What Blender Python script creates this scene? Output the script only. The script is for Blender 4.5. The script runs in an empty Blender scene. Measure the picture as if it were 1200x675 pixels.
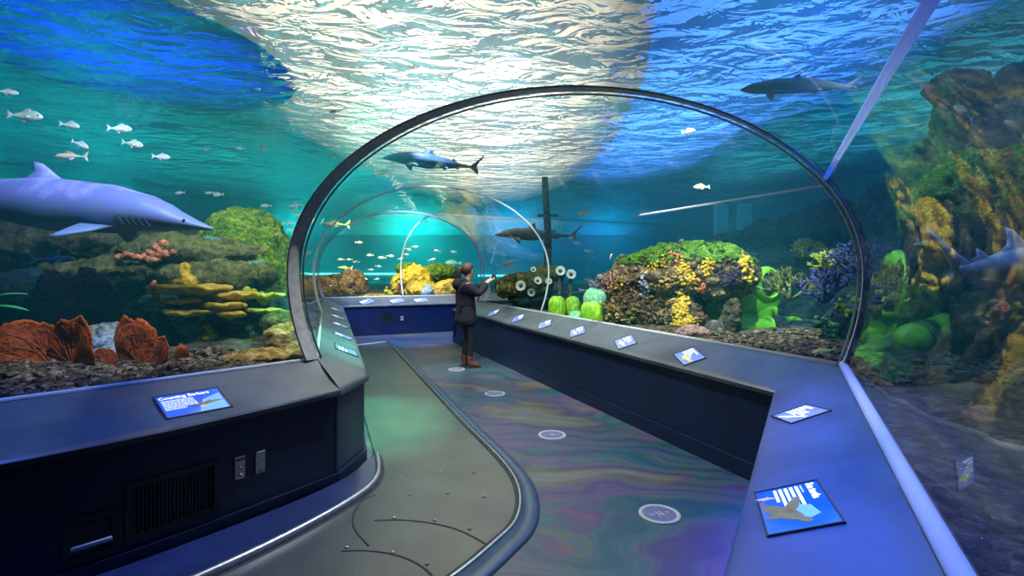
import bpy, bmesh, math, random
from mathutils import Vector, Matrix, noise
R = math.radians
PI = math.pi
SC = bpy.context.scene
COL = SC.collection
rnd = random.Random(7)

# ---------------------------------------------------------------- scene basics
SC.view_settings.view_transform = 'Standard'
SC.view_settings.look = 'None'
SC.view_settings.gamma = 1.0
SC.view_settings.use_curve_mapping = False
SC.view_settings.exposure = EXPOSURE = 0.3
cy = SC.cycles
cy.use_denoising = True
cy.max_bounces = 10
cy.transparent_max_bounces = 40
cy.transmission_bounces = 8
cy.glossy_bounces = 5
cy.diffuse_bounces = 3
cy.volume_bounces = 1
cy.caustics_reflective = False
cy.caustics_refractive = False
cy.sample_clamp_indirect = 6.0
cy.sample_clamp_direct = 0.0
cy.blur_glossy = 0.3

cam_d = bpy.data.cameras.new('camera')
cam = bpy.data.objects.new('camera', cam_d)
COL.objects.link(cam)
cam.location = (0, 0, 1.57)
cam.rotation_euler = (PI/2, 0, 0)
cam_d.lens = 18.0
cam_d.sensor_width = 36.0
cam_d.shift_y = -21.5/1200
cam_d.clip_start = 0.02
cam_d.clip_end = 100
SC.camera = cam

w = bpy.data.worlds.new('world')
SC.world = w
w.use_nodes = True
w.node_tree.nodes['Background'].inputs[0].default_value = (0.01, 0.03, 0.06, 1)
w.node_tree.nodes['Background'].inputs[1].default_value = 0.6

# ---------------------------------------------------------------- helpers
def at(px, py, z):
    """floor-plan point seen at that place of the picture if it lies at height z"""
    d = 600*(1.57-z)/(py-316.0)
    return ((px-600)*d/600, d, z)

def pos(px, py, d):
    return Vector(((px-600)*d/600, d, 1.57+(316-py)*d/600))

def tag(o, label=None, cat=None, group=None, kind=None):
    if label: o['label'] = label
    if cat: o['category'] = cat
    if group: o['group'] = group
    if kind: o['kind'] = kind
    return o

def empty(name, loc=(0, 0, 0), rz=0.0):
    o = bpy.data.objects.new(name, None)
    COL.objects.link(o)
    o.location = loc
    o.rotation_euler = (0, 0, rz)
    o.empty_display_size = 0.1
    return o

def obj(name, bm, m, parent=None, smooth=True, loc=None, rot=None):
    me = bpy.data.meshes.new(name)
    bm.normal_update()
    bm.to_mesh(me)
    bm.free()
    for p in me.polygons:
        p.use_smooth = smooth
    ms = m if isinstance(m, (list, tuple)) else [m]
    for x in ms:
        me.materials.append(x)
    o = bpy.data.objects.new(name, me)
    COL.objects.link(o)
    if parent: o.parent = parent
    if loc is not None: o.location = loc
    if rot is not None: o.rotation_euler = rot
    return o

def part_at(root, bm, name, m, smooth=True):
    """bm is in world space; shift it into the space of root (translation + z-rotation)"""
    inv = (Matrix.Translation(root.location) @ root.rotation_euler.to_matrix().to_4x4()).inverted()
    bm.transform(inv)
    return obj(name, bm, m, root, smooth)

def auto_smooth(o, ang=40):
    me = o.data
    b = bmesh.new(); b.from_mesh(me)
    for e in b.edges:
        if len(e.link_faces) == 2 and e.calc_face_angle(0) > R(ang):
            e.smooth = False
    b.to_mesh(me); b.free()
    return o

def box(bm, c, s, rot=None, mi=0):
    r = bmesh.ops.create_cube(bm, size=1.0)
    M = Matrix.Translation(c) @ (rot.to_4x4() if rot else Matrix.Identity(4)) @ Matrix.Diagonal((s[0], s[1], s[2], 1))
    bmesh.ops.transform(bm, matrix=M, verts=r['verts'])
    for f in {f for v in r['verts'] for f in v.link_faces}: f.material_index = mi
    return r['verts']

def rbox(bm, c, s, b=0.01, rot=None, seg=2):
    vs = box(bm, c, s, rot)
    es = list({e for v in vs for e in v.link_edges})
    bmesh.ops.bevel(bm, geom=es, offset=b, segments=seg, affect='EDGES', profile=0.5)

def cyl(bm, c, r, h, n=24, r2=None, rot=None):
    k = bmesh.ops.create_cone(bm, cap_ends=True, cap_tris=False, segments=n, radius1=r, radius2=r if r2 is None else r2, depth=h)
    M = Matrix.Translation(c) @ (rot.to_4x4() if rot else Matrix.Identity(4))
    bmesh.ops.transform(bm, matrix=M, verts=k['verts'])
    return k['verts']

_ICO = {}
def ball(bm, c, r, sub=2, scl=(1, 1, 1), rot=None):
    if sub not in _ICO:
        b = bmesh.new(); bmesh.ops.create_icosphere(b, subdivisions=sub, radius=1.0)
        b.verts.ensure_lookup_table()
        _ICO[sub] = ([v.co.copy() for v in b.verts], [[v.index for v in f.verts] for f in b.faces]); b.free()
    V, F = _ICO[sub]
    c = Vector(c); out = []
    for v in V:
        q = Vector((v.x*scl[0]*r, v.y*scl[1]*r, v.z*scl[2]*r))
        if rot: q = rot @ q
        out.append(bm.verts.new(c+q))
    for f in F: bm.faces.new([out[i] for i in f])
    return out

def tube(bm, pts, rad, n=8, closed=False, cap=True):
    """swept round tube; rad a number or a list"""
    pts = [Vector(p) for p in pts]
    m = len(pts)
    rings = []
    prev = None
    for i, p in enumerate(pts):
        a = pts[(i-1) % m] if (closed or i > 0) else p
        b = pts[(i+1) % m] if (closed or i < m-1) else p
        t = (b-a).normalized()
        if prev is None:
            up = Vector((0, 0, 1)) if abs(t.z) < 0.9 else Vector((1, 0, 0))
            u = t.cross(up).normalized()
        else:
            u = (prev - t*prev.dot(t)).normalized()
        prev = u
        v = t.cross(u)
        r = rad[i] if isinstance(rad, (list, tuple)) else rad
        rings.append([bm.verts.new(p + (u*math.cos(2*PI*k/n) + v*math.sin(2*PI*k/n))*r) for k in range(n)])
    for i in range(m if closed else m-1):
        A, B = rings[i], rings[(i+1) % m]
        for k in range(n):
            bm.faces.new((A[k], A[(k+1) % n], B[(k+1) % n], B[k]))
    if cap and not closed:
        bm.faces.new(rings[0][::-1]); bm.faces.new(rings[-1])

def loft(bm, rings, close_u=False, cap=False, flip=False):
    V = [[bm.verts.new(p) for p in r] for r in rings]
    n = len(V[0])
    for i in range(len(V)-1):
        for k in range(n if close_u else n-1):
            a, b, c, d = V[i][k], V[i][(k+1) % n], V[i+1][(k+1) % n], V[i+1][k]
            bm.faces.new((d, c, b, a) if flip else (a, b, c, d))
    if cap:
        f1 = bm.faces.new(V[0][::-1] if not flip else V[0]); f2 = bm.faces.new(V[-1] if not flip else V[-1][::-1])
    return V

def fixn(bm):
    bmesh.ops.recalc_face_normals(bm, faces=bm.faces[:])

def wall_strip(bm, pts, z0, z1, th, side=1):
    """vertical board following a plan polyline, thickness th to its side (+1 = left of travel)"""
    n = len(pts)
    P = [Vector((p[0], p[1])) for p in pts]
    off = offset_line(P, th*side)
    rings = []
    for p, q in zip(P, off):
        rings.append([(p.x, p.y, z0), (p.x, p.y, z1), (q.x, q.y, z1), (q.x, q.y, z0)])
    loft(bm, rings, close_u=True, cap=True)
    fixn(bm)

def offset_line(P, d):
    P = [Vector((p[0], p[1])) for p in P]
    out = []
    for i, p in enumerate(P):
        ns = []
        if i > 0:
            t = (p-P[i-1]).normalized(); ns.append(Vector((-t.y, t.x)))
        if i < len(P)-1:
            t = (P[i+1]-p).normalized(); ns.append(Vector((-t.y, t.x)))
        if len(ns) == 2:
            m = (ns[0]+ns[1])/(1+ns[0].dot(ns[1]))
        else:
            m = ns[0]
        out.append(p+m*d)
    return out

def smooth_line(pts, it=2):
    """Chaikin corner cutting, ends kept"""
    P = [Vector(p) for p in pts]
    for _ in range(it):
        Q = [P[0]]
        for a, b in zip(P[:-1], P[1:]):
            Q += [a*0.75+b*0.25, a*0.25+b*0.75]
        Q.append(P[-1])
        P = Q
    return P

# ---------------------------------------------------------------- materials
class NT:
    def __init__(s, name):
        s.m = bpy.data.materials.new(name)
        s.m.use_nodes = True
        s.t = s.m.node_tree
        s.t.nodes.clear()
        s.out = s.n('ShaderNodeOutputMaterial')
    def n(s, typ, **kw):
        nd = s.t.nodes.new(typ)
        for k, v in kw.items(): setattr(nd, k, v)
        return nd
    def l(s, a, b): s.t.links.new(a, b)
    def val(s, sock, v):
        if isinstance(v, bpy.types.NodeSocket): s.l(v, sock)
        else: sock.default_value = v
    def coord(s, kind='Object', scale=(1, 1, 1), rot=(0, 0, 0)):
        c = s.n('ShaderNodeTexCoord'); mp = s.n('ShaderNodeMapping')
        mp.inputs['Scale'].default_value = scale
        mp.inputs['Rotation'].default_value = rot
        s.l(c.outputs[kind], mp.inputs['Vector'])
        return mp.outputs[0]
    def noise(s, vec, scale, detail=4, rough=0.55, dist=0.0):
        t = s.n('ShaderNodeTexNoise')
        s.l(vec, t.inputs['Vector'])
        t.inputs['Scale'].default_value = scale; t.inputs['Detail'].default_value = detail
        t.inputs['Roughness'].default_value = rough; t.inputs['Distortion'].default_value = dist
        return t.outputs['Fac']
    def voro(s, vec, scale, feature='F1', out='Distance'):
        t = s.n('ShaderNodeTexVoronoi', feature=feature)
        s.l(vec, t.inputs['Vector']); t.inputs['Scale'].default_value = scale
        return t.outputs[out]
    def ramp(s, fac, stops, interp='LINEAR'):
        r = s.n('ShaderNodeValToRGB')
        r.color_ramp.interpolation = interp
        e = r.color_ramp.elements
        while len(e) < len(stops): e.new(0.5)
        for x, (p, c) in zip(e, stops):
            x.position = p; x.color = (c[0], c[1], c[2], 1)
        s.l(fac, r.inputs[0])
        return r.outputs[0]
    def mix(s, fac, a, b, typ='RGBA'):
        m = s.n('ShaderNodeMix', data_type='RGBA')
        s.val(m.inputs[0], fac)
        s.val(m.inputs[6], a if isinstance(a, bpy.types.NodeSocket) else (*a, 1))
        s.val(m.inputs[7], b if isinstance(b, bpy.types.NodeSocket) else (*b, 1))
        return m.outputs[2]
    def math(s, op, a, b=0.0, clamp=False):
        m = s.n('ShaderNodeMath', operation=op, use_clamp=clamp)
        s.val(m.inputs[0], a); s.val(m.inputs[1], b)
        return m.outputs[0]
    def bump(s, h, strength=0.5, dist=0.02):
        b = s.n('ShaderNodeBump')
        b.inputs['Strength'].default_value = strength; b.inputs['Distance'].default_value = dist
        s.l(h, b.inputs['Height'])
        return b.outputs[0]
    def pbr(s, col, rough=0.6, metal=0.0, normal=None, spec=0.5, emit=None, es=0.0, coat=0.0):
        p = s.n('ShaderNodeBsdfPrincipled')
        s.val(p.inputs['Base Color'], col if isinstance(col, bpy.types.NodeSocket) else (*col, 1))
        s.val(p.inputs['Roughness'], rough); p.inputs['Metallic'].default_value = metal
        p.inputs['Specular IOR Level'].default_value = spec
        p.inputs['Coat Weight'].default_value = coat
        if normal is not None: s.l(normal, p.inputs['Normal'])
        if emit is not None:
            s.val(p.inputs['Emission Color'], emit if isinstance(emit, bpy.types.NodeSocket) else (*emit, 1))
            p.inputs['Emission Strength'].default_value = es
        s.l(p.outputs[0], s.out.inputs['Surface'])
        return s.m

def plain(name, col, rough=0.5, metal=0.0, spec=0.5, var=0.15, scale=12, bump=0.0, emit=None, es=0.0):
    t = NT(name)
    v = t.coord()
    n = t.noise(v, scale, 4)
    c = t.ramp(n, [(0.3, [x*(1-var) for x in col]), (0.7, [min(1, x*(1+var)) for x in col])])
    nm = t.bump(n, bump, 0.02) if bump else None
    return t.pbr(c, rough, metal, nm, spec, emit, es)

def spotty(name, stops, scale=6, detail=6, rough=0.85, bump=0.6, bdist=0.03, fine=40, spec=0.2, voro=False, dist=0.6, cellvar=0.28):
    """mottled natural surface: colours from a noise ramp, bumpy relief"""
    t = NT(name)
    v = t.coord()
    n = t.noise(v, scale, detail, 0.72, dist)
    f = t.noise(v, fine, 3, 0.6)
    cell = t.n('ShaderNodeTexVoronoi'); t.l(v, cell.inputs['Vector']); cell.inputs['Scale'].default_value = fine*0.55
    cs = t.n('ShaderNodeSeparateColor'); t.l(cell.outputs['Color'], cs.inputs[0])
    k = t.math('ADD', n, t.math('MULTIPLY', t.math('SUBTRACT', cs.outputs[0], 0.5), cellvar))
    c = t.ramp(k, stops)
    c = t.mix(t.math('MULTIPLY', t.math('SUBTRACT', f, 0.3, True), 1.5, True), c, [x*0.4 for x in stops[0][1]])
    f = t.math('SUBTRACT', f, t.math('MULTIPLY', cell.outputs['Distance'], 0.7))
    h = t.math('ADD', n, t.math('MULTIPLY', f, 0.5))
    if voro:
        q = t.voro(v, fine*0.5)
        h = t.math('SUBTRACT', h, t.math('MULTIPLY', q, 0.9))
    return t.pbr(c, rough, 0, t.bump(h, bump, bdist), spec)
# ================================================================ plan of the tunnel
ZI, ZO = 0.72, 0.90           # inner lip and outer (glass) edge of the shelves
LN_I = [(-4.2, .5), (-3.1, 1.45), (-2.26, 2.26), (-1.81, 2.74), (-1.21, 3.62)]
LN_O = [(-4.6, .95), (-3.5, 1.85), (-2.61, 2.61), (-2.2, 3.05), (-1.47, 3.86)]
LF_I = [(-1.21, 3.62), (-1.15, 4.11), (-3.93, 11.9)]
LF_O = [(-1.47, 3.86), (-1.49, 3.92), (-4.47, 12.13)]
FC_I = [(-3.93, 11.9), (-1.4, 13.05), (4.6, 15.78)]
FC_O = [(-4.47, 12.13), (-1.58, 13.44), (4.42, 16.2)]
RN_I = [(-.9, -1.15), (.587, 1.42), (1.84, 3.59)]
RN_O = [(-.40, -1.43), (.98, 1.12), (2.32, 3.59)]
RF_I = [(1.84, 3.59), (-1.29, 11.1)]
RF_O = [(2.32, 3.59), (-.73, 10.88)]
RR_I = [(-1.29, 11.1), (4.71, 13.83)]
RR_O = [(-.73, 10.88), (4.89, 13.44)]

RINGS = [((-4.6, .95), (-.40, -1.43)), ((-1.47, 3.86), (2.32, 3.59)), ((-2.97, 8.0), (.455, 8.04)),
         ((-4.47, 12.13), (-.73, 10.88)), ((-2.75, 12.92), (-.73, 10.88)), ((4.42, 16.2), (4.89, 13.44))]
ZC, HV = 1.55, 1.33
TH0 = -math.asin((ZC-ZO)/HV)

BULGE = 1.075
def arch(L, Rr, n=48, out=0.0, zb=None):
    """points of an arch rib from its left foot to its right foot; it bulges a little above the feet"""
    L = Vector(L); Rr = Vector(Rr)
    c = (L+Rr)/2
    u = (Rr-L)
    h = u.length/2
    a = h*BULGE
    u.normalize()
    half = [(h+out, ZO)]
    m = n//2
    k0 = max(3, m//4)
    for i in range(1, k0):
        t = 1-i/k0
        half.append((a-(a-h)*t*t+out, ZC-(ZC-ZO)*t))
    for i in range(m-k0+1):
        th = PI/2*i/(m-k0)
        half.append(((a+out)*math.cos(th), ZC+(HV+out)*math.sin(th)))
    pts = []
    for x, z in half:
        p = c-u*x; pts.append(Vector((p.x, p.y, z)))
    for x, z in half[:-1][::-1]:
        p = c+u*x; pts.append(Vector((p.x, p.y, z)))
    return pts

def arch_between(i, s, **k):
    A, B = RINGS[i], RINGS[i+1]
    L = Vector(A[0]).lerp(Vector(B[0]), s); Rr = Vector(A[1]).lerp(Vector(B[1]), s)
    return arch(L, Rr, **k)

# ---------------------------------------------------------------- materials of the room
def m_glass():
    t = NT('acrylic')
    lw = t.n('ShaderNodeLayerWeight'); lw.inputs['Blend'].default_value = 0.5
    f = t.math('POWER', lw.outputs['Facing'], 5.0)
    f = t.math('ADD', t.math('MULTIPLY', f, 0.78), 0.035, True)
    tr = t.n('ShaderNodeBsdfTransparent'); tr.inputs[0].default_value = (0.97, 0.99, 1.0, 1)
    gl = t.n('ShaderNodeBsdfGlossy'); gl.inputs['Roughness'].default_value = 0.02
    v = t.coord()
    n = t.noise(v, 0.9, 2)
    t.l(t.bump(n, 0.25, 0.05), gl.inputs['Normal'])
    mx = t.n('ShaderNodeMixShader')
    t.l(f, mx.inputs[0]); t.l(tr.outputs[0], mx.inputs[1]); t.l(gl.outputs[0], mx.inputs[2])
    t.l(mx.outputs[0], t.out.inputs['Surface'])
    return t.m

def m_seam():
    t = NT('acrylic joint')
    tr = t.n('ShaderNodeBsdfTransparent'); tr.inputs[0].default_value = (0.8, 0.9, 1, 1)
    p = t.n('ShaderNodeBsdfPrincipled')
    p.inputs['Base Color'].default_value = (0.92, 0.95, 1.0, 1); p.inputs['Roughness'].default_value = 0.25
    mx = t.n('ShaderNodeMixShader'); mx.inputs[0].default_value = 0.55
    t.l(tr.outputs[0], mx.inputs[1]); t.l(p.outputs[0], mx.inputs[2])
    t.l(mx.outputs[0], t.out.inputs['Surface'])
    return t.m

def m_strip():
    t = NT('bright acrylic joint')
    a = t.n('ShaderNodeBsdfTranslucent'); a.inputs[0].default_value = (0.9, 0.95, 1, 1)
    b = t.n('ShaderNodeBsdfDiffuse'); b.inputs[0].default_value = (0.9, 0.95, 1, 1)
    mx = t.n('ShaderNodeMixShader'); mx.inputs[0].default_value = 0.4
    t.l(a.outputs[0], mx.inputs[1]); t.l(b.outputs[0], mx.inputs[2])
    t.l(mx.outputs[0], t.out.inputs['Surface'])
    return t.m

def m_carpet():
    t = NT('swirled carpet')
    v = t.coord(scale=(0.62, 1, 1), rot=(0, 0, R(8)))
    n1 = t.n('ShaderNodeTexNoise'); t.l(v, n1.inputs['Vector'])
    n1.inputs['Scale'].default_value = 1.1; n1.inputs['Detail'].default_value = 2
    vm = t.n('ShaderNodeVectorMath', operation='MULTIPLY_ADD')
    t.l(n1.outputs['Color'], vm.inputs[0]); vm.inputs[1].default_value = (1.9, 1.9, 0); t.l(v, vm.inputs[2])
    n3 = t.n('ShaderNodeTexNoise'); t.l(vm.outputs[0], n3.inputs['Vector'])
    n3.inputs['Scale'].default_value = 1.7; n3.inputs['Detail'].default_value = 2
    vm2 = t.n('ShaderNodeVectorMath', operation='MULTIPLY_ADD')
    t.l(n3.outputs['Color'], vm2.inputs[0]); vm2.inputs[1].default_value = (0.6, 0.6, 0); t.l(vm.outputs[0], vm2.inputs[2])
    wv = t.n('ShaderNodeTexWave', wave_type='BANDS', bands_direction='Y')
    t.l(vm2.outputs[0], wv.inputs['Vector'])
    wv.inputs['Scale'].default_value = 1.15; wv.inputs['Distortion'].default_value = 1.2
    c1 = t.ramp(wv.outputs['Fac'], [(0.05, (0.006, 0.035, 0.07)), (0.35, (0.02, 0.11, 0.12)), (0.55, (0.065, 0.03, 0.14)), (0.78, (0.13, 0.12, 0.05)), (0.95, (0.03, 0.08, 0.15))])
    n2 = t.noise(vm.outputs[0], 1.2, 2)
    c2 = t.ramp(n2, [(0.32, (0.01, 0.045, 0.17)), (0.45, (0.03, 0.11, 0.11)), (0.54, (0.10, 0.04, 0.17)), (0.63, (0.19, 0.15, 0.05)), (0.74, (0.22, 0.26, 0.30))])
    n4 = t.noise(v, 0.55, 1)
    c = t.mix(t.math('MULTIPLY_ADD' if False else 'ADD', t.math('MULTIPLY', n4, 0.5), 0.25), c1, c2)
    pile = t.noise(v, 220, 2)
    return t.pbr(c, 0.42, 0, t.bump(pile, 0.15, 0.003), 0.45)

def m_deck():
    t = NT('walkway deck')
    v = t.coord(rot=(0, 0, R(-20)))
    n = t.noise(v, 2.2, 5)
    wv = t.n('ShaderNodeTexWave', wave_type='BANDS', bands_direction='X'); t.l(v, wv.inputs['Vector'])
    wv.inputs['Scale'].default_value = 22; wv.inputs['Distortion'].default_value = 0
    c = t.ramp(n, [(0.3, (0.055, 0.062, 0.06)), (0.7, (0.105, 0.115, 0.10))])
    h = t.math('ADD', t.math('MULTIPLY', wv.outputs['Fac'], 0.25), n)
    return t.pbr(c, 0.33, 0.0, t.bump(h, 0.12, 0.01), 0.6)

def m_shelf():
    t = NT('grey laminate shelf')
    v = t.coord()
    n = t.noise(v, 5, 5)
    c = t.ramp(t.noise(v, 2.6, 5, 0.6, 0.5), [(0.3, (0.030, 0.042, 0.062)), (0.55, (0.06, 0.078, 0.102)), (0.75, (0.088, 0.10, 0.115))])
    return t.pbr(c, t.math('ADD', 0.26, t.math('MULTIPLY', n, 0.14)), 0.0, t.bump(t.noise(v, 3, 2), 0.1, 0.02), 0.55)

def m_navy():
    t = NT('navy laminate')
    v = t.coord()
    n = t.noise(v, 3, 4)
    sp = t.noise(v, 90, 1)
    c = t.ramp(n, [(0.3, (0.004, 0.011, 0.042)), (0.7, (0.007, 0.018, 0.068))])
    c = t.mix(t.math('GREATER_THAN', sp, 0.74), c, (0.02, 0.05, 0.16))
    return t.pbr(c, 0.38, 0, t.bump(sp, 0.05, 0.004), 0.5)

M = {}
M['glass'] = m_glass(); M['seam'] = m_seam(); M['carpet'] = m_carpet(); M['deck'] = m_deck()
M['strip_joint'] = m_strip(); M['shelf'] = m_shelf(); M['navy'] = m_navy()
M['clear'] = None
M['steel'] = plain('brushed steel', (0.42, 0.43, 0.45), 0.32, 0.9, var=0.2, scale=30)
M['darkmetal'] = plain('dark grey metal', (0.50, 0.49, 0.48), 0.45, 0.1, var=0.2, scale=20)
M['black'] = plain('black plastic', (0.005, 0.005, 0.006), 0.5, var=0.2)
M['groove'] = plain('dark rubber strip', (0.02, 0.02, 0.022), 0.7, var=0.2)
M['rimblue'] = plain('blue grey ramp edging', (0.06, 0.10, 0.18), 0.35, 0.2, var=0.2, scale=6)
M['vinyl'] = plain('dark blue plinth vinyl', (0.02, 0.035, 0.10), 0.3, var=0.25, scale=5)
M['disc'] = plain('pale floor disc', (0.50, 0.52, 0.60), 0.4, var=0.1)
M['discin'] = plain('violet grey disc face', (0.15, 0.16, 0.34), 0.4, var=0.15)

# ================================================================ setting
# floor
bm = bmesh.new()
vs = [bm.verts.new(p) for p in [(-10, -5, 0), (9.5, -5, 0), (9.5, 21, 0), (-10, 21, 0)]]
bm.faces.new(vs)
tag(obj('floor', bm, M['carpet'], smooth=False), 'swirled purple teal and olive carpet of the walkway floor', 'floor', kind='structure')

# tunnel glazing, one window per bay
spans = [(0, 10), (1, 8), (2, 8), (3, 4), (4, 8)]
for k, n in spans:
    bm = bmesh.new()
    loft(bm, [arch_between(k, s/n) for s in range(n+1)])
    # normals inward
    bm.normal_update()
    bm.faces.ensure_lookup_table(); f = bm.faces[len(bm.faces)//2]
    A, B = RINGS[k], RINGS[k+1]
    mid = (Vector(A[0])+Vector(A[1])+Vector(B[0])+Vector(B[1]))/4
    if f.normal.dot(Vector((mid.x, mid.y, 1.5))-f.calc_center_median()) < 0:
        bmesh.ops.reverse_faces(bm, faces=bm.faces[:])
    o = obj('window_%d' % (k+1), bm, M['glass'])
    tag(o, 'curved clear acrylic bay of the tunnel', 'window', kind='structure')

# the main dark arch frame: a flat band running along the axis of the near bay
def band(Aring, axis, depth, th, n=72, out=0.0):
    pin = arch(*Aring, n=n, out=out-th); pout = arch(*Aring, n=n, out=out)
    ax = Vector((axis[0], axis[1], 0)).normalized()*depth
    rings = []
    for a, b in zip(pin, pout):
        rings.append([a, b, b-ax, a-ax])
    bm = bmesh.new()
    loft(bm, rings, close_u=True, cap=True)
    fixn(bm)
    return bm
fr = empty('arch_frame', (RINGS[1][0][0], RINGS[1][0][1], 0.9))
tag(fr, 'thick dark grey arched frame around the tunnel where it bends', 'frame')
auto_smooth(part_at(fr, band(RINGS[1], (.52, .854), 0.105, 0.014), 'band', M['darkmetal']))
bm = bmesh.new()
tube(bm, [p+Vector((0.0, 0.012, 0)) for p in arch(*RINGS[1], n=72, out=-0.03)], 0.008, 6)
part_at(fr, bm, 'gasket', M['steel'])

def seam(Aring, rad, label, grp=None, shift=0.0):
    bm = bmesh.new()
    tube(bm, [p+Vector((0, shift, 0)) for p in arch(*Aring, n=64, out=-rad*0.5)], rad, 6)
    o = obj('panel_joint', bm, M['seam'])
    return tag(o, label, 'joint', grp)
seam(RINGS[2], 0.014, 'pale thin arched joint between acrylic bays behind the dark arch frame')
seam(RINGS[3], 0.018, 'pale arched joint over the far corner where the tunnel turns')
seam(RINGS[4], 0.018, 'small pale arched joint rising behind the person at the turn')

# bright joint strip on the near bay and the foot joint on the shelf edge
bm = bmesh.new()
pts = []
for i in range(25):
    A = arch_between(0, 1-i/24*0.8, n=200)
    k = 150.5+4.5*i/24; j = int(k)
    pts.append(A[j].lerp(A[j+1], k-j))
tube(bm, pts, 0.017, 8)
tag(obj('panel_joint', bm, M['strip_joint']), 'bright bluish joint strip slanting up overhead from the dark arch frame', 'joint')

bm = bmesh.new()
tube(bm, [arch_between(1, s_/10*.45, n=200)[152] for s_ in range(11)], 0.010, 8)
tag(obj('panel_joint', bm, M['strip_joint']), 'thin pale joint line running away from the dark arch frame over the dark reef', 'joint')

def foot(pts, r, label):
    bm = bmesh.new()
    tube(bm, pts, r, 8)
    tag(obj('glazing_bead', bm, M['strip_joint']), label, 'bead')
foot([(x, y, ZO+0.005) for x, y in RN_O], 0.028, 'white glazing bead where the near glass meets the shelf with the two big screens')
foot([(x, y, ZO+0.005) for x, y in RF_O], 0.012, 'thin pale glazing bead along the long shelf before the mushroom rock')
foot([(x, y, ZO+0.005) for x, y in LN_O], 0.010, 'thin bead along the glass before the red sea fans')
foot([(x, y, ZO+0.005) for x, y in LF_O], 0.010, 'thin bead along the glass over the green lit shelf')
foot([(x, y, ZO+0.005) for x, y in FC_O], 0.010, 'thin bead along the glass over the far blue console')

# ---------------------------------------------------------------- consoles
def shelf_mesh(I, O, sag=0.0):
    rings = []
    for (xi, yi), (xo, yo) in zip(I, O):
        i = Vector((xi, yi, 0)); o = Vector((xo, yo, 0))
        prof = []
        d = (o-i).normalized()
        def P(s, z): 
            q = i.lerp(o, s); return Vector((q.x, q.y, z))
        prof.append(P(0.10, ZI-0.045)); prof.append(P(0.0, ZI-0.04)); prof.append(P(-0.005, ZI-0.012)); prof.append(P(0.015, ZI))
        for k in range(1, 11):
            s = k/10
            prof.append(P(s, ZI+(ZO-ZI)*s - sag*math.sin(PI*s)))
        prof.append(P(1.0, ZO-0.06)); prof.append(P(0.9, ZI-0.045))
        rings.append(prof)
    bm = bmesh.new()
    loft(bm, rings, close_u=True, cap=True)
    fixn(bm)
    return bm

def densify(pts, n):
    out = []
    for a, b in zip(pts[:-1], pts[1:]):
        a = Vector(a); b = Vector(b)
        for k in range(n): out.append(tuple(a.lerp(b, k/n)))
    out.append(tuple(pts[-1]))
    return out

def console(I, O, label, side, sag=0.0, curve=0):
    if curve:
        I = [tuple(p) for p in smooth_line(I, curve)]; O = [tuple(p) for p in smooth_line(O, curve)]
    c = Vector(I[len(I)//2])
    root = empty('display_console', (c.x, c.y, 0))
    tag(root, label, 'console')
    auto_smooth(part_at(root, shelf_mesh(densify(I, 3), densify(O, 3), sag), 'shelf', M['shelf']), 35)
    F = offset_line(I, 0.035*side)
    bm = bmesh.new(); wall_strip(bm, F, 0.0, ZI-0.046, 0.05, side)
    fp = auto_smooth(part_at(root, bm, 'front_panel', M['navy']))
    bm = bmesh.new(); wall_strip(bm, offset_line(I, 0.012*side), 0.0, 0.13, 0.022, side)
    auto_smooth(part_at(root, bm, 'kick_board', M['navy']))
    return root
c_ln = console(LN_I, LN_O, 'dark navy console with curved grey shelf before the red sea fans', 1, 0.02, 2)
c_lf = console(LF_I, LF_O, 'long console with green lit shelf beside the moving walkway', 1)
c_fc = console(FC_I, FC_O, 'far blue console crossing the end of the walkway', 1)
c_rf = console(RF_I, RF_O, 'long navy console with a row of screens along the carpet', -1)
c_rn = console(RN_I, RN_O, 'blue lit console shelf with the two big tilted screens', -1)
c_rr = console(RR_I, RR_O, 'console returning behind the person at the turn', -1)
# ================================================================ tank
ZS = 3.40
TX0, TX1, TY0, TY1 = -17.0, 11.0, -4.5, 27.0
def m_wall():
    t = NT('painted tank wall')
    v = t.coord()
    n = t.noise(v, 0.5, 4)
    c = t.ramp(n, [(0.3, (0.02, 0.36, 0.46)), (0.7, (0.03, 0.50, 0.54))])
    return t.pbr(c, 0.8, 0, None, 0.1)
M['tank'] = m_wall()
def quad(name, pts, m, label):
    bm = bmesh.new(); bm.faces.new([bm.verts.new(p) for p in pts])
    return tag(obj(name, bm, m, smooth=False), label, 'wall', kind='structure')
zt = ZS+2.6
quad('wall_left', [(TX0, TY0, 0), (TX0, TY1, 0), (TX0, TY1, zt), (TX0, TY0, zt)], M['tank'], 'blue painted tank wall beyond the shark')
quad('wall_right', [(TX1, TY1, 0), (TX1, TY0, 0), (TX1, TY0, zt), (TX1, TY1, zt)], M['tank'], 'blue painted tank wall beyond the dark reef')
quad('wall_back', [(TX0, TY1, 0), (TX1, TY1, 0), (TX1, TY1, zt), (TX0, TY1, zt)], M['tank'], 'teal painted tank wall at the far end')
quad('wall_front', [(TX1, TY0, 0), (TX0, TY0, 0), (TX0, TY0, zt), (TX1, TY0, zt)], M['tank'], 'blue painted tank wall behind the viewer')
M['hall'] = plain('hall ceiling paint', (0.03, 0.10, 0.13), 0.9, var=0.4, scale=0.6)
quad('ceiling', [(TX0, TY0, zt), (TX0, TY1, zt), (TX1, TY1, zt), (TX1, TY0, zt)], M['hall'], 'dark hall ceiling over the tank')

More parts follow.
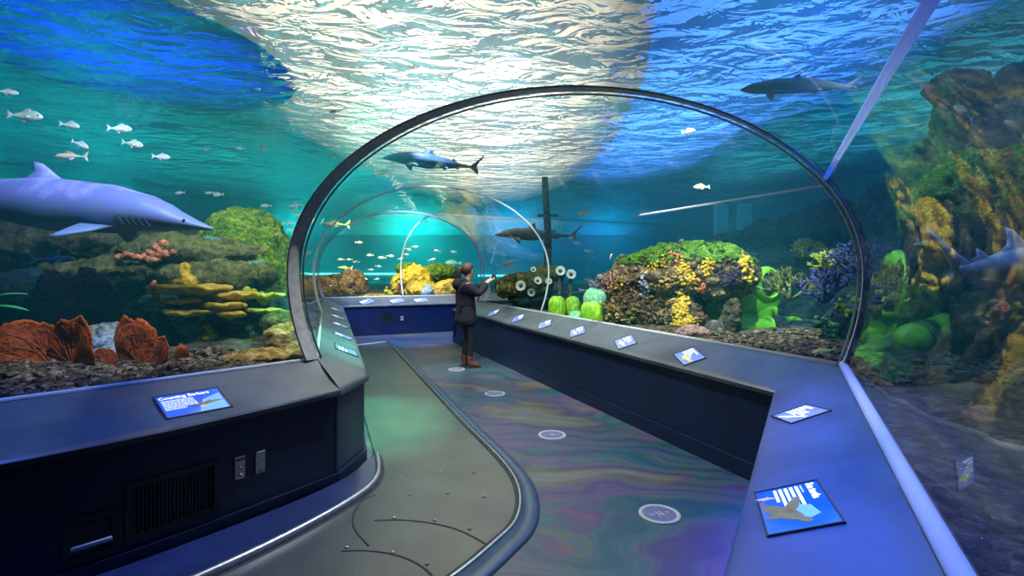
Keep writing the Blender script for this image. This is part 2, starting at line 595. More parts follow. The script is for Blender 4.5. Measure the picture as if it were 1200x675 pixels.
# seabed
poly = LN_O + LF_O[1:] + FC_O[1:] + RR_O[::-1] + RF_O[::-1][1:] + RN_O[::-1][1:]
def inside(x, y, P):
    c = False
    n = len(P)
    for i in range(n):
        x1, y1 = P[i]; x2, y2 = P[(i+1) % n]
        if (y1 > y) != (y2 > y) and x < (x2-x1)*(y-y1)/(y2-y1)+x1: c = not c
    return c
def dist_poly(x, y, P):
    p = Vector((x, y)); best = 9
    n = len(P)
    for i in range(n):
        a = Vector(P[i]); b = Vector(P[(i+1) % n])
        ab = b-a
        t = max(0, min(1, (p-a).dot(ab)/ab.length_squared))
        best = min(best, (a+ab*t-p).length)
    return best
M['sand'] = spotty('dark coral rubble sand', [(0.25, (0.035, 0.028, 0.02)), (0.5, (0.11, 0.085, 0.06)), (0.68, (0.20, 0.16, 0.11)), (0.85, (0.34, 0.30, 0.24))], 5, 7, 0.9, 0.9, 0.05, 30)
def sand_z(x, y):
    return 0.835 + 0.05*noise.noise((x*1.3, y*1.3, 0)) + 0.035*noise.noise((x*5, y*5, 3))
bm = bmesh.new()
st = 0.1
nx = int((TX1-TX0)/st); ny = int((TY1-TY0)/st)
V = {}
for i in range(nx+1):
    for j in range(ny+1):
        x = TX0+i*st; y = TY0+j*st
        ins = inside(x, y, poly)
        d = dist_poly(x, y, poly) if (ins or True) and -5 < x < 5.3 and -2 < y < 17 else 9
        if ins and d > 0.13: continue
        z = sand_z(x, y)
        if d < 0.25: z = min(z, 0.85)
        if ins: z = 0.80
        V[i, j] = bm.verts.new((x, y, z))
for i in range(nx):
    for j in range(ny):
        q = [V.get(k) for k in ((i, j), (i+1, j), (i+1, j+1), (i, j+1))]
        if None not in q: bm.faces.new(q)
tag(obj('floor_seabed', bm, M['sand']), 'dark coral rubble bed of the tank outside the glass', 'seabed', kind='structure')

# water surface: one rippled sheet
def m_surface():
    t = NT('rippled water surface')
    v = t.coord(scale=(1, 1, 1), rot=(0, 0, R(-24)))
    v2 = t.coord(scale=(1.0, 1.6, 1), rot=(0, 0, R(-18)))
    n1 = t.noise(v2, 2.7, 3, 0.5, 0.8)
    n2 = t.noise(v, 1.1, 2, 0.5, 0.3)
    h = t.math('ADD', n1, t.math('MULTIPLY', n2, 2.4))
    nm = t.bump(h, 1.0, WAVE)
    g = t.n('ShaderNodeBsdfGlass'); g.inputs['IOR'].default_value = SURF_IOR; g.inputs['Roughness'].default_value = 0.0
    g.inputs['Color'].default_value = (0.95, 1, 1, 1)
    t.l(nm, g.inputs['Normal'])
    tr = t.n('ShaderNodeBsdfTransparent'); tr.inputs[0].default_value = (0.9, 0.97, 1, 1)
    mx = t.n('ShaderNodeMixShader'); mx.inputs[0].default_value = 0.81
    t.l(tr.outputs[0], mx.inputs[1]); t.l(g.outputs[0], mx.inputs[2])
    t.l(mx.outputs[0], t.out.inputs['Surface'])
    return t.m
WAVE, SURF_IOR = 0.85, 1.07
M['surface'] = m_surface()
bm = bmesh.new()
bm.faces.new([bm.verts.new(p) for p in [(TX0, TY0, ZS), (TX1, TY0, ZS), (TX1, TY1, ZS), (TX0, TY1, ZS)]])
tag(obj('water_surface', bm, M['surface'], smooth=False), 'rippled water surface seen from below', 'water', kind='structure')

# body of water: box with the tunnel as a cavity
def m_water():
    t = NT('tank water')
    sc = t.n('ShaderNodeVolumeScatter'); sc.inputs['Color'].default_value = (0.10, 0.72, 0.80, 1)
    sc.inputs['Density'].default_value = VS; sc.inputs['Anisotropy'].default_value = 0.2
    ab = t.n('ShaderNodeVolumeAbsorption'); ab.inputs['Color'].default_value = (0.25, 0.80, 0.92, 1); ab.inputs['Density'].default_value = VA
    ad = t.n('ShaderNodeAddShader')
    t.l(sc.outputs[0], ad.inputs[0]); t.l(ab.outputs[0], ad.inputs[1])
    t.l(ad.outputs[0], t.out.inputs['Volume'])
    return t.m
VS, VA = 0.03, 0.08
if VS > 0:
    M['water'] = m_water()
    bm = bmesh.new()
    box(bm, ((TX0+TX1)/2, (TY0+TY1)/2, (0.55+ZS-0.02)/2), (TX1-TX0-0.02, TY1-TY0-0.02, ZS-0.02-0.55))
    fixn(bm)
    b2 = bmesh.new()
    rings = []
    for k, n in spans:
        for s in range(n if k < 4 else n+1):
            rg = arch_between(k, s/n, n=24, out=0.03)
            a = rg[0].copy(); a.z = 0.57; b = rg[-1].copy(); b.z = 0.57
            rings.append([a]+rg+[b])
    loft(b2, rings, close_u=True, cap=True)
    fixn(b2)
    bmesh.ops.reverse_faces(b2, faces=b2.faces[:])
    me = bpy.data.meshes.new('tmp'); b2.to_mesh(me); b2.free(); bm.from_mesh(me)
    tag(obj('water', bm, M['water'], smooth=False), 'blue green water filling the tank around the tunnel', 'water', kind='structure')

# lamps of the hall, over the water
def area(name, loc, size, col, power, look=None, sy=None, spread=180):
    l = bpy.data.lights.new(name, 'AREA')
    l.shape = 'RECTANGLE'; l.size = size; l.size_y = sy or size
    l.color = col; l.energy = power; l.spread = R(spread)
    o = bpy.data.objects.new(name, l); COL.objects.link(o)
    o.location = loc
    if look is not None:
        o.rotation_euler = (Vector(look)-Vector(loc)).to_track_quat('-Z', 'Y').to_euler()
    return o
def spot(name, loc, look, col, power, ang=60, blend=0.6, rad=0.05):
    loc = Vector(loc); lk = Vector(look)
    if loc.z > 4.1:
        u = (4.05-lk.z)/(loc.z-lk.z); loc = lk+(loc-lk)*u
        power *= u*u*1.45; ang = min(150, ang/u)
    l = bpy.data.lights.new(name, 'SPOT')
    l.color = col; l.energy = power; l.spot_size = R(ang); l.spot_blend = blend; l.shadow_soft_size = rad
    o = bpy.data.objects.new(name, l); COL.objects.link(o)
    o.location = loc
    o.rotation_euler = (Vector(look)-Vector(loc)).to_track_quat('-Z', 'Y').to_euler()
    return o
def softbox(x, y, z, sx, sy, col, st, label, pw=1.0):
    """a hall lamp with a diffuser: brightest in the middle, fading to its rim"""
    t = NT('lamp diffuser')
    v = t.coord('Object', scale=(2/sx, 2/sy, 1))
    g = t.n('ShaderNodeVectorMath', operation='LENGTH'); t.l(v, g.inputs[0])
    r = t.ramp(g.outputs['Value'], [(0.0, (1, 1, 1)), (0.35, (.92, .92, .92)), (0.7, (.5, .5, .5)), (1.0, (.12, .12, .12))], 'EASE')
    e = t.n('ShaderNodeEmission'); e.inputs[0].default_value = (*col, 1)
    t.l(t.math('MULTIPLY', r, st), e.inputs[1])
    t.l(e.outputs[0], t.out.inputs['Surface'])
    bm = bmesh.new()
    n = 40
    vs = [bm.verts.new((sx/2*math.cos(2*PI*k/n), sy/2*math.sin(2*PI*k/n), 0)) for k in range(n)]
    bm.faces.new(vs[::-1])
    tp = [bm.verts.new((sx/2*.9*math.cos(2*PI*k/n), sy/2*.9*math.sin(2*PI*k/n), .12)) for k in range(n)]
    bm.faces.new(tp)
    for k in range(n): bm.faces.new((vs[k], vs[(k+1) % n], tp[(k+1) % n], tp[k]))
    for f in bm.faces: f.material_index = 0 if f.normal.z < 0 and len(f.verts) > 4 else 1
    bm.normal_update()
    for f in bm.faces: f.material_index = 0 if (len(f.verts) > 4 and f.calc_center_median().z < .01) else 1
    o = obj('ceiling_light', bm, [t.m, M['black']], None, False, (x, y, z))
    tag(o, label, 'light')
softbox(-1.0, 11.0, 4.25, 6.2, 19.0, (1.0, 0.86, 0.68), 2.3, 'long cream hall lamp shining through the ripples over the tunnel')
softbox(0.9, 5.4, 4.5, 2.6, 4.6, (0.90, 0.93, 1.0), 2.9, 'white hall lamp over the crown of the dark arch frame')
softbox(3.0, 9.0, 4.3, 5.0, 15.0, (0.08, 0.26, 1.0), 2.6, 'long blue hall lamp over the mushroom rock')
softbox(-4.75, 6.5, 4.22, 3.6, 4.2, (0.002, 0.075, 0.75), 1.5, 'deep blue hall lamp over the big shark')
softbox(-8.0, 13.0, 4.25, 8.0, 14.0, (0.01, 0.45, 0.40), 0.8, 'teal hall lamp beyond the big shark')
softbox(-3.5, 10.0, 4.75, 16.0, 24.0, (0.10, 0.42, 0.50), 0.5, 'broad dim teal fill added behind the cream and deep blue lamps')  # added fill: covers the dark gaps between lamps like a lit ceiling
softbox(7.0, 10.0, 4.3, 5.0, 14.0, (0.03, 0.40, 0.5), 0.9, 'teal hall lamp over the dark reef')
# added spot lamps over the water, lighting reef, consoles, walkway and walls
WARM = (1.0, 0.86, 0.62); COOL = (0.55, 0.75, 1.0)
spot('reef_spot', (-1.2, 1.6, 5.5), (-3.5, 5.2, 1.3), WARM, 3120, 50, .8)
spot('algae_spot', (-2.0, 3.4, 5.5), (-3.1, 6.0, 1.9), (1.0, .95, .5), 2520, 26, .8)
spot('shark_spot', (-2.6, 2.2, 5.5), (-3.6, 4.4, 1.9), (.28, .36, 1.0), 3000, 44, .9)
spot('mushroom_rock_spot', (0.9, 3.6, 5.5), (2.1, 6.2, 1.4), (1, .93, .8), 8156, 40, .8)
spot('lime_spot', (2.0, 3.8, 5.5), (3.2, 6.5, 1.2), (.9, 1, .75), 4200, 34, .8)
spot('sponge_spot', (-0.6, 5.4, 5.5), (0.8, 8.2, 1.1), (.95, 1, .8), 4200, 40, .8)
spot('far_reef_spot', (-3.4, 10.5, 5.5), (-3.2, 14.3, 1.2), (1, .86, .55), 11700, 60, .8)
spot('near_reef_spot', (2.4, 2.2, 5.5), (3.9, 4.7, 1.3), (.5, .75, 1), 1300, 56, .9)
bl = area('shelf_blue_lamp', (1.38, 2.2, 4.05), 0.25, (.006, .085, 1.0), 165, None, 2.8, 22)
bl.rotation_euler = (0, 0, R(-29.5))
spot('curved_shelf_spot', (-2.6, 1.4, 5.4), (-2.3, 2.6, .8), (.06, .16, 1.0), 3120, 34, .9)
spot('green_spot', (-1.6, 6.0, 5.4), (-1.75, 5.2, .3), (.15, 1.0, .5), 9600, 28, .8)
spot('far_console_spot', (-2.3, 9.0, 5.4), (-2.6, 12.0, .4), (.25, .4, 1.0), 9600, 44, .8)
spot('walkway_spot', (0.2, 4.6, 5.4), (-.4, 5.2, 0), (.95, .9, .85), 4050, 100, 1.0)
spot('person_spot', (-1.6, 6.8, 5.4), (-.7, 8.3, 1), (1, .9, .75), 3200, 30, .8)
for y, c, p in ((3.5, (.05, .7, 1), 1400), (9, (.05, .9, .9), 1800), (15, (.05, 1, .8), 2200), (21, (.06, 1, .75), 2400)):  # added wall wash, brightens the teal background of the tank
    spot('wall_fill_spot', (-13.5, y, 5.6), (-17, y, 1.5), c, p, 120, 1.0)
for x, c, p in ((-11, (.06, 1, .75), 3000), (-5, (.06, 1, .72), 4200), (0, (.04, .55, .9), 2600), (5.0, (.05, .5, .8), 1800)):
    spot('wall_fill_spot', (x, 23.5, 5.6), (x, 27, 1.6), c, p, 120, 1.0)
spot('wall_fill_spot', (8.2, 9.0, 5.6), (11.0, 9.0, 1.8), (.06, .7, .75), 2500, 120, 1.0)
spot('strip_fill_spot', (1.0, 3.4, 5.6), (1.4, 2.1, 2.15), (.7, .8, 1), 3600, 36, .9)  # added only to brighten the overhead joint strip
spot('fish_fill_spot', (-1.4, 1.8, 5.5), (-4.6, 6.0, 2.8), (.85, .95, 1), 3200, 40, .9)  # added fill so the silver fish show brighter
# ================================================================ inside the tunnel
def smooth2(pts, it=2): return [tuple(p) for p in smooth_line(pts, it)]
BL = smooth2([(-2.6, 1.25), (-1.46, 2.62), (-1.065, 3.32), (-.94, 3.72), (-1.13, 4.24), (-2.0, 6.62), (-3.70, 11.35)], 3)
BR = smooth2([(-2.78, 11.25), (-1.045, 6.6), (-.47, 5.06), (-.05, 4.02), (.045, 3.555), (.02, 3.14), (-.12, 2.89), (-.264, 2.64), (-.7, 2.05), (-1.6, 0.95)], 3)
root = empty('moving_walkway', (-1.0, 4.5, 0))
tag(root, 'grey green moving walkway deck curving past the navy console', 'walkway')
bm = bmesh.new()
f = bm.faces.new([bm.verts.new((x, y, 0.0)) for x, y in BL+BR])
r = bmesh.ops.extrude_face_region(bm, geom=[f])
for v in [v for v in r['geom'] if isinstance(v, bmesh.types.BMVert)]: v.co.z = 0.028
bmesh.ops.triangulate(bm, faces=[f for f in bm.faces if len(f.verts) > 4])
fixn(bm)
part_at(root, bm, 'deck', M['deck'], False)
def strip(pts, prof):
    """profile (offset to the travel's left, height) swept along a plan line"""
    L = [offset_line(pts, o) for o, z in prof]
    bm = bmesh.new()
    loft(bm, [[(L[k][i].x, L[k][i].y, prof[k][1]) for k in range(len(prof))] for i in range(len(pts))], close_u=True, cap=True)
    fixn(bm); return bm
part_at(root, strip(BR, [(0.15, 0.002), (0.13, 0.012), (0.035, 0.036), (0.035, 0.0), (0.15, 0.0)]), 'ramp_edging', M['rimblue'])
part_at(root, strip(BR, [(0.034, 0.0), (0.034, 0.042), (0.014, 0.044), (0.008, 0.036), (0.008, 0.0)]), 'rim', M['steel'])
part_at(root, strip(BR, [(0.007, 0.0), (0.007, 0.0335), (-0.014, 0.0335), (-0.014, 0.0)]), 'rubber_groove', M['groove'])
tag(root.children[-1], 'black rubber groove')
for pl in ([(439, 610), (470, 609), (500, 612), (530, 618), (555, 629), (574, 641)], [(400, 646), (422, 645), (450, 647), (480, 655), (505, 671), (515, 690)], [(432, 640), (410, 615), (420, 588), (440, 580)]):
    P = smooth2([at(x, y, 0.028)[:2] for x, y in pl], 2)
    part_at(root, strip(P, [(0.006, 0.026), (0.006, 0.0305), (-0.006, 0.0305), (-0.006, 0.026)]), 'deck_seam', M['groove'])
P = [at(415, 404.5, 0.028)[:2], at(453, 400, 0.028)[:2]]
part_at(root, strip(P, [(0.06, 0.02), (0.06, 0.032), (-0.06, 0.032), (-0.06, 0.02)]), 'comb_plate', M['darkmetal'])
for x, y in [(497, 402), (585, 395), (675, 398), (505, 455), (606, 452), (702, 462), (462, 518), (571, 525), (664, 548), (335, 597), (457, 610), (550, 642)]:
    p = at(260+x/2.287, 380+y/2.287, 0.03)
    bm = bmesh.new(); cyl(bm, p, 0.012, 0.006, 12)
    part_at(root, bm, 'screw', M['steel'])

# plinth ledge in front of the curved console
PLI = smooth2([(-2.95, 1.6), (-2.2, 2.32), (-1.76, 2.80), (-1.17, 3.62), (-1.13, 4.2)], 3)
PLO = smooth2([(-2.62, 1.2), (-1.48, 2.60), (-1.085, 3.31), (-.965, 3.72), (-1.12, 4.22)], 3)
root = empty('plinth', (-1.2, 3.3, 0))
tag(root, 'low dark blue ledge with a metal rim at the foot of the curved console', 'plinth')
bm = bmesh.new()
loft(bm, [[(a[0], a[1], 0.0), (a[0], a[1], 0.075), (b[0], b[1], 0.055), (b[0], b[1], 0.0)] for a, b in zip(PLI, PLO)], close_u=True, cap=True); fixn(bm)
auto_smooth(part_at(root, bm, 'ledge', M['vinyl']))
part_at(root, strip(PLO, [(0.012, 0.0), (0.012, 0.065), (0.0, 0.072), (-0.03, 0.066), (-0.03, 0.0)]), 'rim', M['steel'])
part_at(root, strip(PLO, [(-0.031, 0.0), (-0.031, 0.032), (-0.05, 0.032), (-0.05, 0.0)]), 'rubber_groove', M['groove'])

# floor medallions
def medallion(px, py, label):
    x, y, _ = at(px, py, 0)
    r = empty('floor_medallion', (x, y, 0), R(20))
    tag(r, label, 'medallion', 'round medallions set in the carpet')
    bm = bmesh.new(); cyl(bm, (0, 0, 0.003), 0.118, 0.006, 40); obj('face', bm, M['discin'], r, False)
    bm = bmesh.new(); 
    loft(bm, [[(c*math.cos(2*PI*k/48), c*math.sin(2*PI*k/48), z) for k in range(48)] for c, z in ((0.132, 0.0), (0.131, 0.0075), (0.105, 0.0075), (0.104, 0.0))], close_u=True); fixn(bm)
    obj('outer_ring', bm, M['disc'], r)
    bm = bmesh.new()
    for cx, s in ((0.0, 1.0), (-0.055, 0.55), (0.055, 0.55)):
        a = 0.026*s; t = 0.008*s
        box(bm, (cx-a/1.6, 0, 0.0065), (t, 2.6*a, 0.003)); box(bm, (cx+a/1.6, 0, 0.0065), (t, 2.6*a, 0.003))
        box(bm, (cx, 0, 0.0065), (t, 2.2*a, 0.003), Matrix.Rotation(R(28), 3, 'Z'))
    obj('emblem', bm, M['disc'], r, False)
medallion(773, 603, 'pale round floor medallion with emblem nearest the tall end of the long console')
medallion(647, 510, 'pale round floor medallion, second along the carpet from the console corner')
medallion(580, 461.5, 'pale round floor medallion, third along the carpet, beside the walkway rim')
medallion(535, 433, 'small looking round floor medallion just by the boots of the person')

# ---------------------------------------------------------------- screens
def m_screen(name, a, b, c, sc=3.0, strength=1.0, rot=0.6):
    t = NT(name)
    v = t.coord('Object', rot=(0, 0, rot))
    n = t.noise(v, sc, 3, 0.5, 0.4)
    g = t.n('ShaderNodeTexGradient'); t.l(v, g.inputs[0])
    f = t.math('ADD', t.math('MULTIPLY', n, 0.8), t.math('MULTIPLY', g.outputs['Fac'], 1.2))
    col = t.ramp(f, [(0.25, a), (0.45, b), (0.65, c)])
    return t.pbr(tuple(x*0.3 for x in b), 0.15, 0, None, 0.5, col, strength)
M['scr_a'] = m_screen('blue display', (0.0, 0.06, 0.55), (0.01, 0.13, 0.85), (0.16, 0.33, 0.85), strength=0.6)
M['scr_b'] = m_screen('pale blue display', (0.13, 0.2, 0.75), (0.25, 0.36, 0.95), (0.5, 0.6, 0.98), strength=0.6)
M['scr_c'] = m_screen('blue grey display', (0.10, 0.22, 0.6), (0.2, 0.35, 0.8), (0.55, 0.65, 0.95), strength=0.6)
M['text'] = plain('white display text', (0.8, 0.82, 0.95), 0.4, var=0.05, emit=(0.72, 0.75, 1.0), es=0.95)
M['textdim'] = plain('pale violet display text', (0.5, 0.55, 0.9), 0.4, var=0.05, emit=(0.42, 0.48, 0.95), es=0.75)
M['picfish'] = plain('olive fish picture', (0.14, 0.12, 0.03), 0.4, var=0.4, scale=40, emit=(0.15, 0.12, 0.03), es=0.6)
M['picpink'] = plain('pink fish picture', (0.6, 0.4, 0.45), 0.4, var=0.4, scale=60, emit=(0.5, 0.3, 0.35), es=0.6)
M['picyel'] = plain('yellow green fish picture', (0.5, 0.6, 0.1), 0.4, var=0.3, scale=40, emit=(0.5, 0.6, 0.12), es=0.8)
M['picblue'] = plain('light blue picture patch', (0.2, 0.4, 0.8), 0.4, var=0.2, scale=10, emit=(0.10, 0.27, 0.8), es=0.8)

def text_bm(s, size, bold=0.0):
    cu = bpy.data.curves.new('t', 'FONT'); cu.body = s; cu.size = size; cu.extrude = 0.0006; cu.offset = bold
    cu.resolution_u = 2
    o = bpy.data.objects.new('t', cu); COL.objects.link(o)
    dg = bpy.context.evaluated_depsgraph_get()
    me = bpy.data.meshes.new_from_object(o.evaluated_get(dg))
    bpy.data.objects.remove(o); 
    bm = bmesh.new(); bm.from_mesh(me)
    return bm

def outline_bm(pts, th=0.0012):
    bm = bmesh.new()
    a = [bm.verts.new((x, y, 0)) for x, y in pts]; b = [bm.verts.new((x, y, th)) for x, y in pts]
    n = len(pts)
    bm.faces.new(a[::-1]); bm.faces.new(b)
    for i in range(n): bm.faces.new((a[i], a[(i+1) % n], b[(i+1) % n], b[i]))
    return bm
FISH = [(-.5, .02), (-.42, .10), (-.25, .16), (-.05, .19), (.06, .30), (.12, .17), (.28, .09), (.4, .04), (.52, .14), (.48, 0), (.52, -.12), (.4, -.03), (.25, -.07), (.0, -.13), (-.12, -.26), (-.16, -.13), (-.35, -.09)]
TURTLE = [(-.5, .0), (-.36, .16), (-.1, .22), (.1, .2), (.3, .3), (.62, .42), (.7, .36), (.42, .18), (.36, .06), (.48, .04), (.52, -.04), (.4, -.08), (.25, -.14), (-.05, -.2), (-.3, -.17)]
def screen(I0, I1, O0, O1, t, s, wdt, hgt, mat, label, skew=0.0, turn=0.0, kind='', lift=0.004, sag=0.0):
    I0, I1, O0, O1 = [Vector(q) for q in (I0, I1, O0, O1)]
    def S(tt, ss):
        q = I0.lerp(I1, tt).lerp(O0.lerp(O1, tt), ss)
        return Vector((q.x, q.y, ZI+(ZO-ZI)*ss - sag*math.sin(PI*ss)))
    c = S(t, s)
    y = (S(t, s+.05)-S(t, s-.05)).normalized()
    x = (S(t+.02, s)-S(t-.02, s)).normalized()
    n = x.cross(y)
    if n.z < 0: x = -x; n = x.cross(y)
    n.normalize()
    x = y.cross(n).normalized()
    rq = Matrix.Rotation(R(turn), 3, n); x = rq @ x; y = rq @ y
    root = empty('info_screen', c+n*lift)
    root.rotation_euler = Matrix((x, y, n)).transposed().to_euler()
    tag(root, label, 'screen', 'information screens set in the shelves')
    b = 0.007
    bm = bmesh.new()
    w2, h2 = wdt/2, hgt/2
    for (cx, cy_, sx, sy) in ((0, h2, wdt+2*b, b), (0, -h2, wdt+2*b, b), (-w2, 0, b, hgt), (w2, 0, b, hgt)):
        box(bm, (cx, cy_, 0.001), (sx, sy, 0.006))
    obj('bezel', bm, M['black'], root, False)
    bm = bmesh.new(); box(bm, (0, 0, -0.001), (wdt-b*.6, hgt-b*.6, 0.004))
    obj('display', bm, mat, root, False)
    z = 0.0016
    def put(nm, bm, m, x, y, rot=0, sc=1):
        return obj(nm, bm, M[m], root, False, (x, y, z), (0, 0, rot))
    def lines(x, y, w, n, dy, th, m='text'):
        bm = bmesh.new(); rr = random.Random(n)
        for k in range(n):
            xx = x; end = x+w*(0.8+0.2*rr.random() if k < n-1 else 0.6)
            while xx < end:
                ww = w*(0.05+0.09*rr.random()); ww = min(ww, end-xx)
                box(bm, (xx+ww/2, y-k*dy, 0.0005), (ww, th, 0.001)); xx += ww+w*0.016
        put('body_text', bm, m, 0, 0)
    if kind == 'turtle':
        put('title_text', text_bm('Sea turtle', hgt*0.17, 0.0012), 'text', -w2*0.92, h2*0.62)
        lines(-w2*0.88, h2*0.30, wdt*0.5, 5, hgt*0.085, hgt*0.05)
        lines(-w2*0.88, h2*0.44, wdt*0.3, 1, hgt*0.085, hgt*0.025, 'textdim')
        put('picture_patch', outline_bm([(-w2*.1, -h2*.2), (w2*.1, h2*.45), (w2*.5, h2*.6), (w2*.62, h2*.3), (w2*.4, -h2*.1), (w2*.1, -h2*.35)]), 'picblue', 0, 0)
        z = 0.003
        tb = outline_bm([(wdt*.24*math.cos(a/20*2*PI), hgt*.15*math.sin(a/20*2*PI)*(1+.15*math.cos(a/20*2*PI))) for a in range(20)])
        for fl in ([(.10, .05), (.02, .30), (-.10, .52), (-.16, .50), (-.10, .26), (-.04, .08)], [(.12, -.05), (.06, -.22), (-.02, -.30), (-.03, -.24), (.02, -.08)], [(.21, .04), (.30, .07), (.34, .02), (.33, -.05), (.26, -.07), (.20, -.05)], [(-.2, .02), (-.31, .10), (-.33, .06), (-.22, -.06)]):
            b2 = outline_bm([(px*wdt, py*hgt) for px, py in fl]); m2 = bpy.data.meshes.new('f'); b2.to_mesh(m2); b2.free(); tb.from_mesh(m2); bpy.data.meshes.remove(m2)
        put('turtle_picture', tb, 'picfish', w2*.22, -h2*.40, R(34))
        put('fish_picture', outline_bm([(px*wdt*.20, py*hgt*.26) for px, py in FISH]), 'picpink', -w2*.52, -h2*.72, R(80))
    elif kind == 'barkers':
        put('title_text', text_bm('Counting Barkers', hgt*0.16, 0.0008), 'text', -w2*0.93, h2*0.62)
        lines(-w2*0.9, h2*0.42, wdt*0.52, 5, hgt*0.09, hgt*0.07, 'textdim')
        put('picture_patch', outline_bm([(0, -h2*.92), (w2*.92, -h2*.92), (w2*.92, h2*.5), (w2*.3, h2*.1)]), 'picblue', 0, 0)
        z = 0.003
        put('fish_picture', outline_bm([(px*wdt*.56, py*hgt*.32) for px, py in FISH]), 'picfish', w2*.42, -h2*.25, R(6))
        put('small_picture', outline_bm([(px*wdt*.14, py*hgt*.25) for px, py in FISH]), 'picpink', w2*.2, -h2*.5, R(10))
    elif kind == 'angle':
        lines(-w2*.85, h2*.72, wdt*.4, 2, hgt*.11, hgt*.07); lines(-w2*.85, h2*.3, wdt*.7, 4, hgt*.09, hgt*.045)
        put('fish_picture', outline_bm([(px*wdt*.7, py*hgt*.3) for px, py in FISH]), 'text', w2*.1, -h2*.5, R(25))
    elif kind == 'yellow':
        lines(-w2*.9, h2*.7, wdt*.55, 2, hgt*.12, hgt*.08); lines(-w2*.85, h2*.25, wdt*.5, 3, hgt*.1, hgt*.05)
        put('fish_picture', outline_bm([(px*wdt*.6, py*hgt*.75) for px, py in FISH]), 'picyel', w2*.2, -h2*.35, R(5))
    else:
        lines(-w2*.85, h2*.6, wdt*.6, 3, hgt*.14, hgt*.07)
        if kind: put('fish_picture', outline_bm([(px*wdt*.6, py*hgt*.5) for px, py in FISH]), kind, w2*.1, -h2*.4, R(8))
    return root
TURN = 12
RNq = (RN_I[1], RN_I[2], RN_O[1], RN_O[2])
screen(*RNq, 0.168, 0.345, 0.375, 0.215, M['scr_a'], 'big tilted screen titled Sea turtle on the blue lit shelf', turn=TURN, kind='turtle')
screen(*RNq, 0.641, 0.375, 0.285, 0.205, M['scr_b'], 'pale screen with a white fish on the blue lit shelf, by the shelf corner', turn=8, kind='angle')
screen((-1.81, 2.74), (-1.21, 3.62), (-2.2, 3.05), (-1.47, 3.86), 0.165, 0.44, 0.34, 0.235, M['scr_a'], 'bright blue screen on the curved shelf before the red sea fans', kind='barkers', lift=-0.012)
RFq = (RF_I[0], RF_I[1], RF_O[0], RF_O[1])
for t, kd, lb in ((0.1375, 'yellow', 'screen with a yellow green fish, first on the long shelf before the mushroom rock'),
                  (0.259, 'text', 'pale blue screen, second along the long shelf, below the brown mushroom rock'),
                  (0.386, 'text', 'pale blue screen, third along the long shelf, below the lime barrel sponges'),
                  (0.50, '', 'pale blue screen, fourth along the long shelf, just past the tall barrel sponge'),
                  (0.62, '', 'pale blue screen, fifth along the long shelf, close to the person'),
                  (0.758, '', 'pale screen, last on the long shelf, right beside the person')):
    screen(*RFq, t, 0.38, 0.30, 0.20, M['scr_b'], lb, kind=kd)
LFq = (LF_I[1], LF_I[2], LF_O[1], LF_O[2])
for t, lb in ((0.117, 'screen on the green lit shelf, first past the dark arch frame'), (0.253, 'screen on the green lit shelf, second past the dark arch frame'),
              (0.40, 'screen on the shelf by the walkway, third past the dark arch frame'), (0.55, 'screen on the shelf by the walkway, fourth past the dark arch frame'),
              (0.74, 'screen on the shelf by the walkway, last before the far console')):
    screen(*LFq, t, 0.38, 0.34, 0.22, M['scr_c'], lb)
FCq = (FC_I[0], FC_I[1], FC_O[0], FC_O[1])
for t, lb in ((0.252, 'small screen on the far console, over the vent'), (0.497, 'middle small screen on the far console shelf'), (0.70, 'small screen on the far console shelf below the yellow coral rock')):
    screen(*FCq, t, 0.45, 0.36, 0.22, M['scr_b'], lb)

# ---------------------------------------------------------------- fittings on the front panels
def on_wall(I, seg, px, py):
    """point on the front panel plane of a console under the lip, and the plane's axes"""
    a = Vector((*I[seg], 0)); b = Vector((*I[seg+1], 0))
    x = (b-a).normalized(); n = Vector((x.y, -x.x, 0))
    d = Vector(((px-600)/600, 1, (316-py)/600))
    a2 = a - n*0.033
    k = (a2-Vector((0, 0, 1.57))).dot(n)/d.dot(n)
    return Vector((0, 0, 1.57))+d*k, x, n
LNs = smooth2(LN_I, 2)
LNd = [tuple(p) for p in densify(LNs, 3)]
def seg_for(px):
    best = None
    for i in range(len(LNs)-1):
        a, b = LNs[i], LNs[i+1]
        if a[1] > 0.3:
            pa = 600+600*a[0]/a[1]; pb = 600+600*b[0]/b[1]
            if pa <= px <= pb: return i
    return len(LNs)-2
def fitting(name, px, py, label, cat, wpx=None, I=None, seg=None):
    if I is None: I = LNs; seg = seg_for(px)
    p, x, n = on_wall(I, seg, px, py)
    root = empty(name, p)
    root.rotation_euler = Matrix((x, Vector((0, 0, 1)), n)).transposed().to_euler()
    tag(root, label, cat)
    return root
for px, py, lb in ((280.5, 548, 'steel switch plate with two knobs on the navy console'), (304.5, 541, 'smaller blank steel plate with a bright top edge beside the switch plate')):
    r = fitting('wall_plate', px, py, lb, 'plate')
    bm = bmesh.new(); rbox(bm, (0, 0, 0.004), (0.062, 0.135, 0.008), 0.003); obj('plate', bm, M['steel'], r, False)
    if px < 290:
        for zz in (0.0, -0.042):
            bm = bmesh.new(); cyl(bm, (0.004, zz, 0.012), 0.008, 0.012, 14); obj('knob', bm, M['disc'], r)
        bm = bmesh.new(); box(bm, (0, 0.05, 0.009), (0.05, 0.012, 0.004)); obj('slot', bm, M['black'], r, False)
    else:
        bm = bmesh.new(); box(bm, (0, 0.062, 0.009), (0.058, 0.008, 0.006)); obj('top_lip', bm, M['disc'], r, False)
        bm = bmesh.new(); cyl(bm, (0.0, -0.05, 0.009), 0.006, 0.006, 12); obj('screw', bm, M['black'], r)
r = fitting('air_vent', 205, 584, 'black louvred air vent in the navy console', 'vent')
bm = bmesh.new()
W, H = 0.42, 0.27
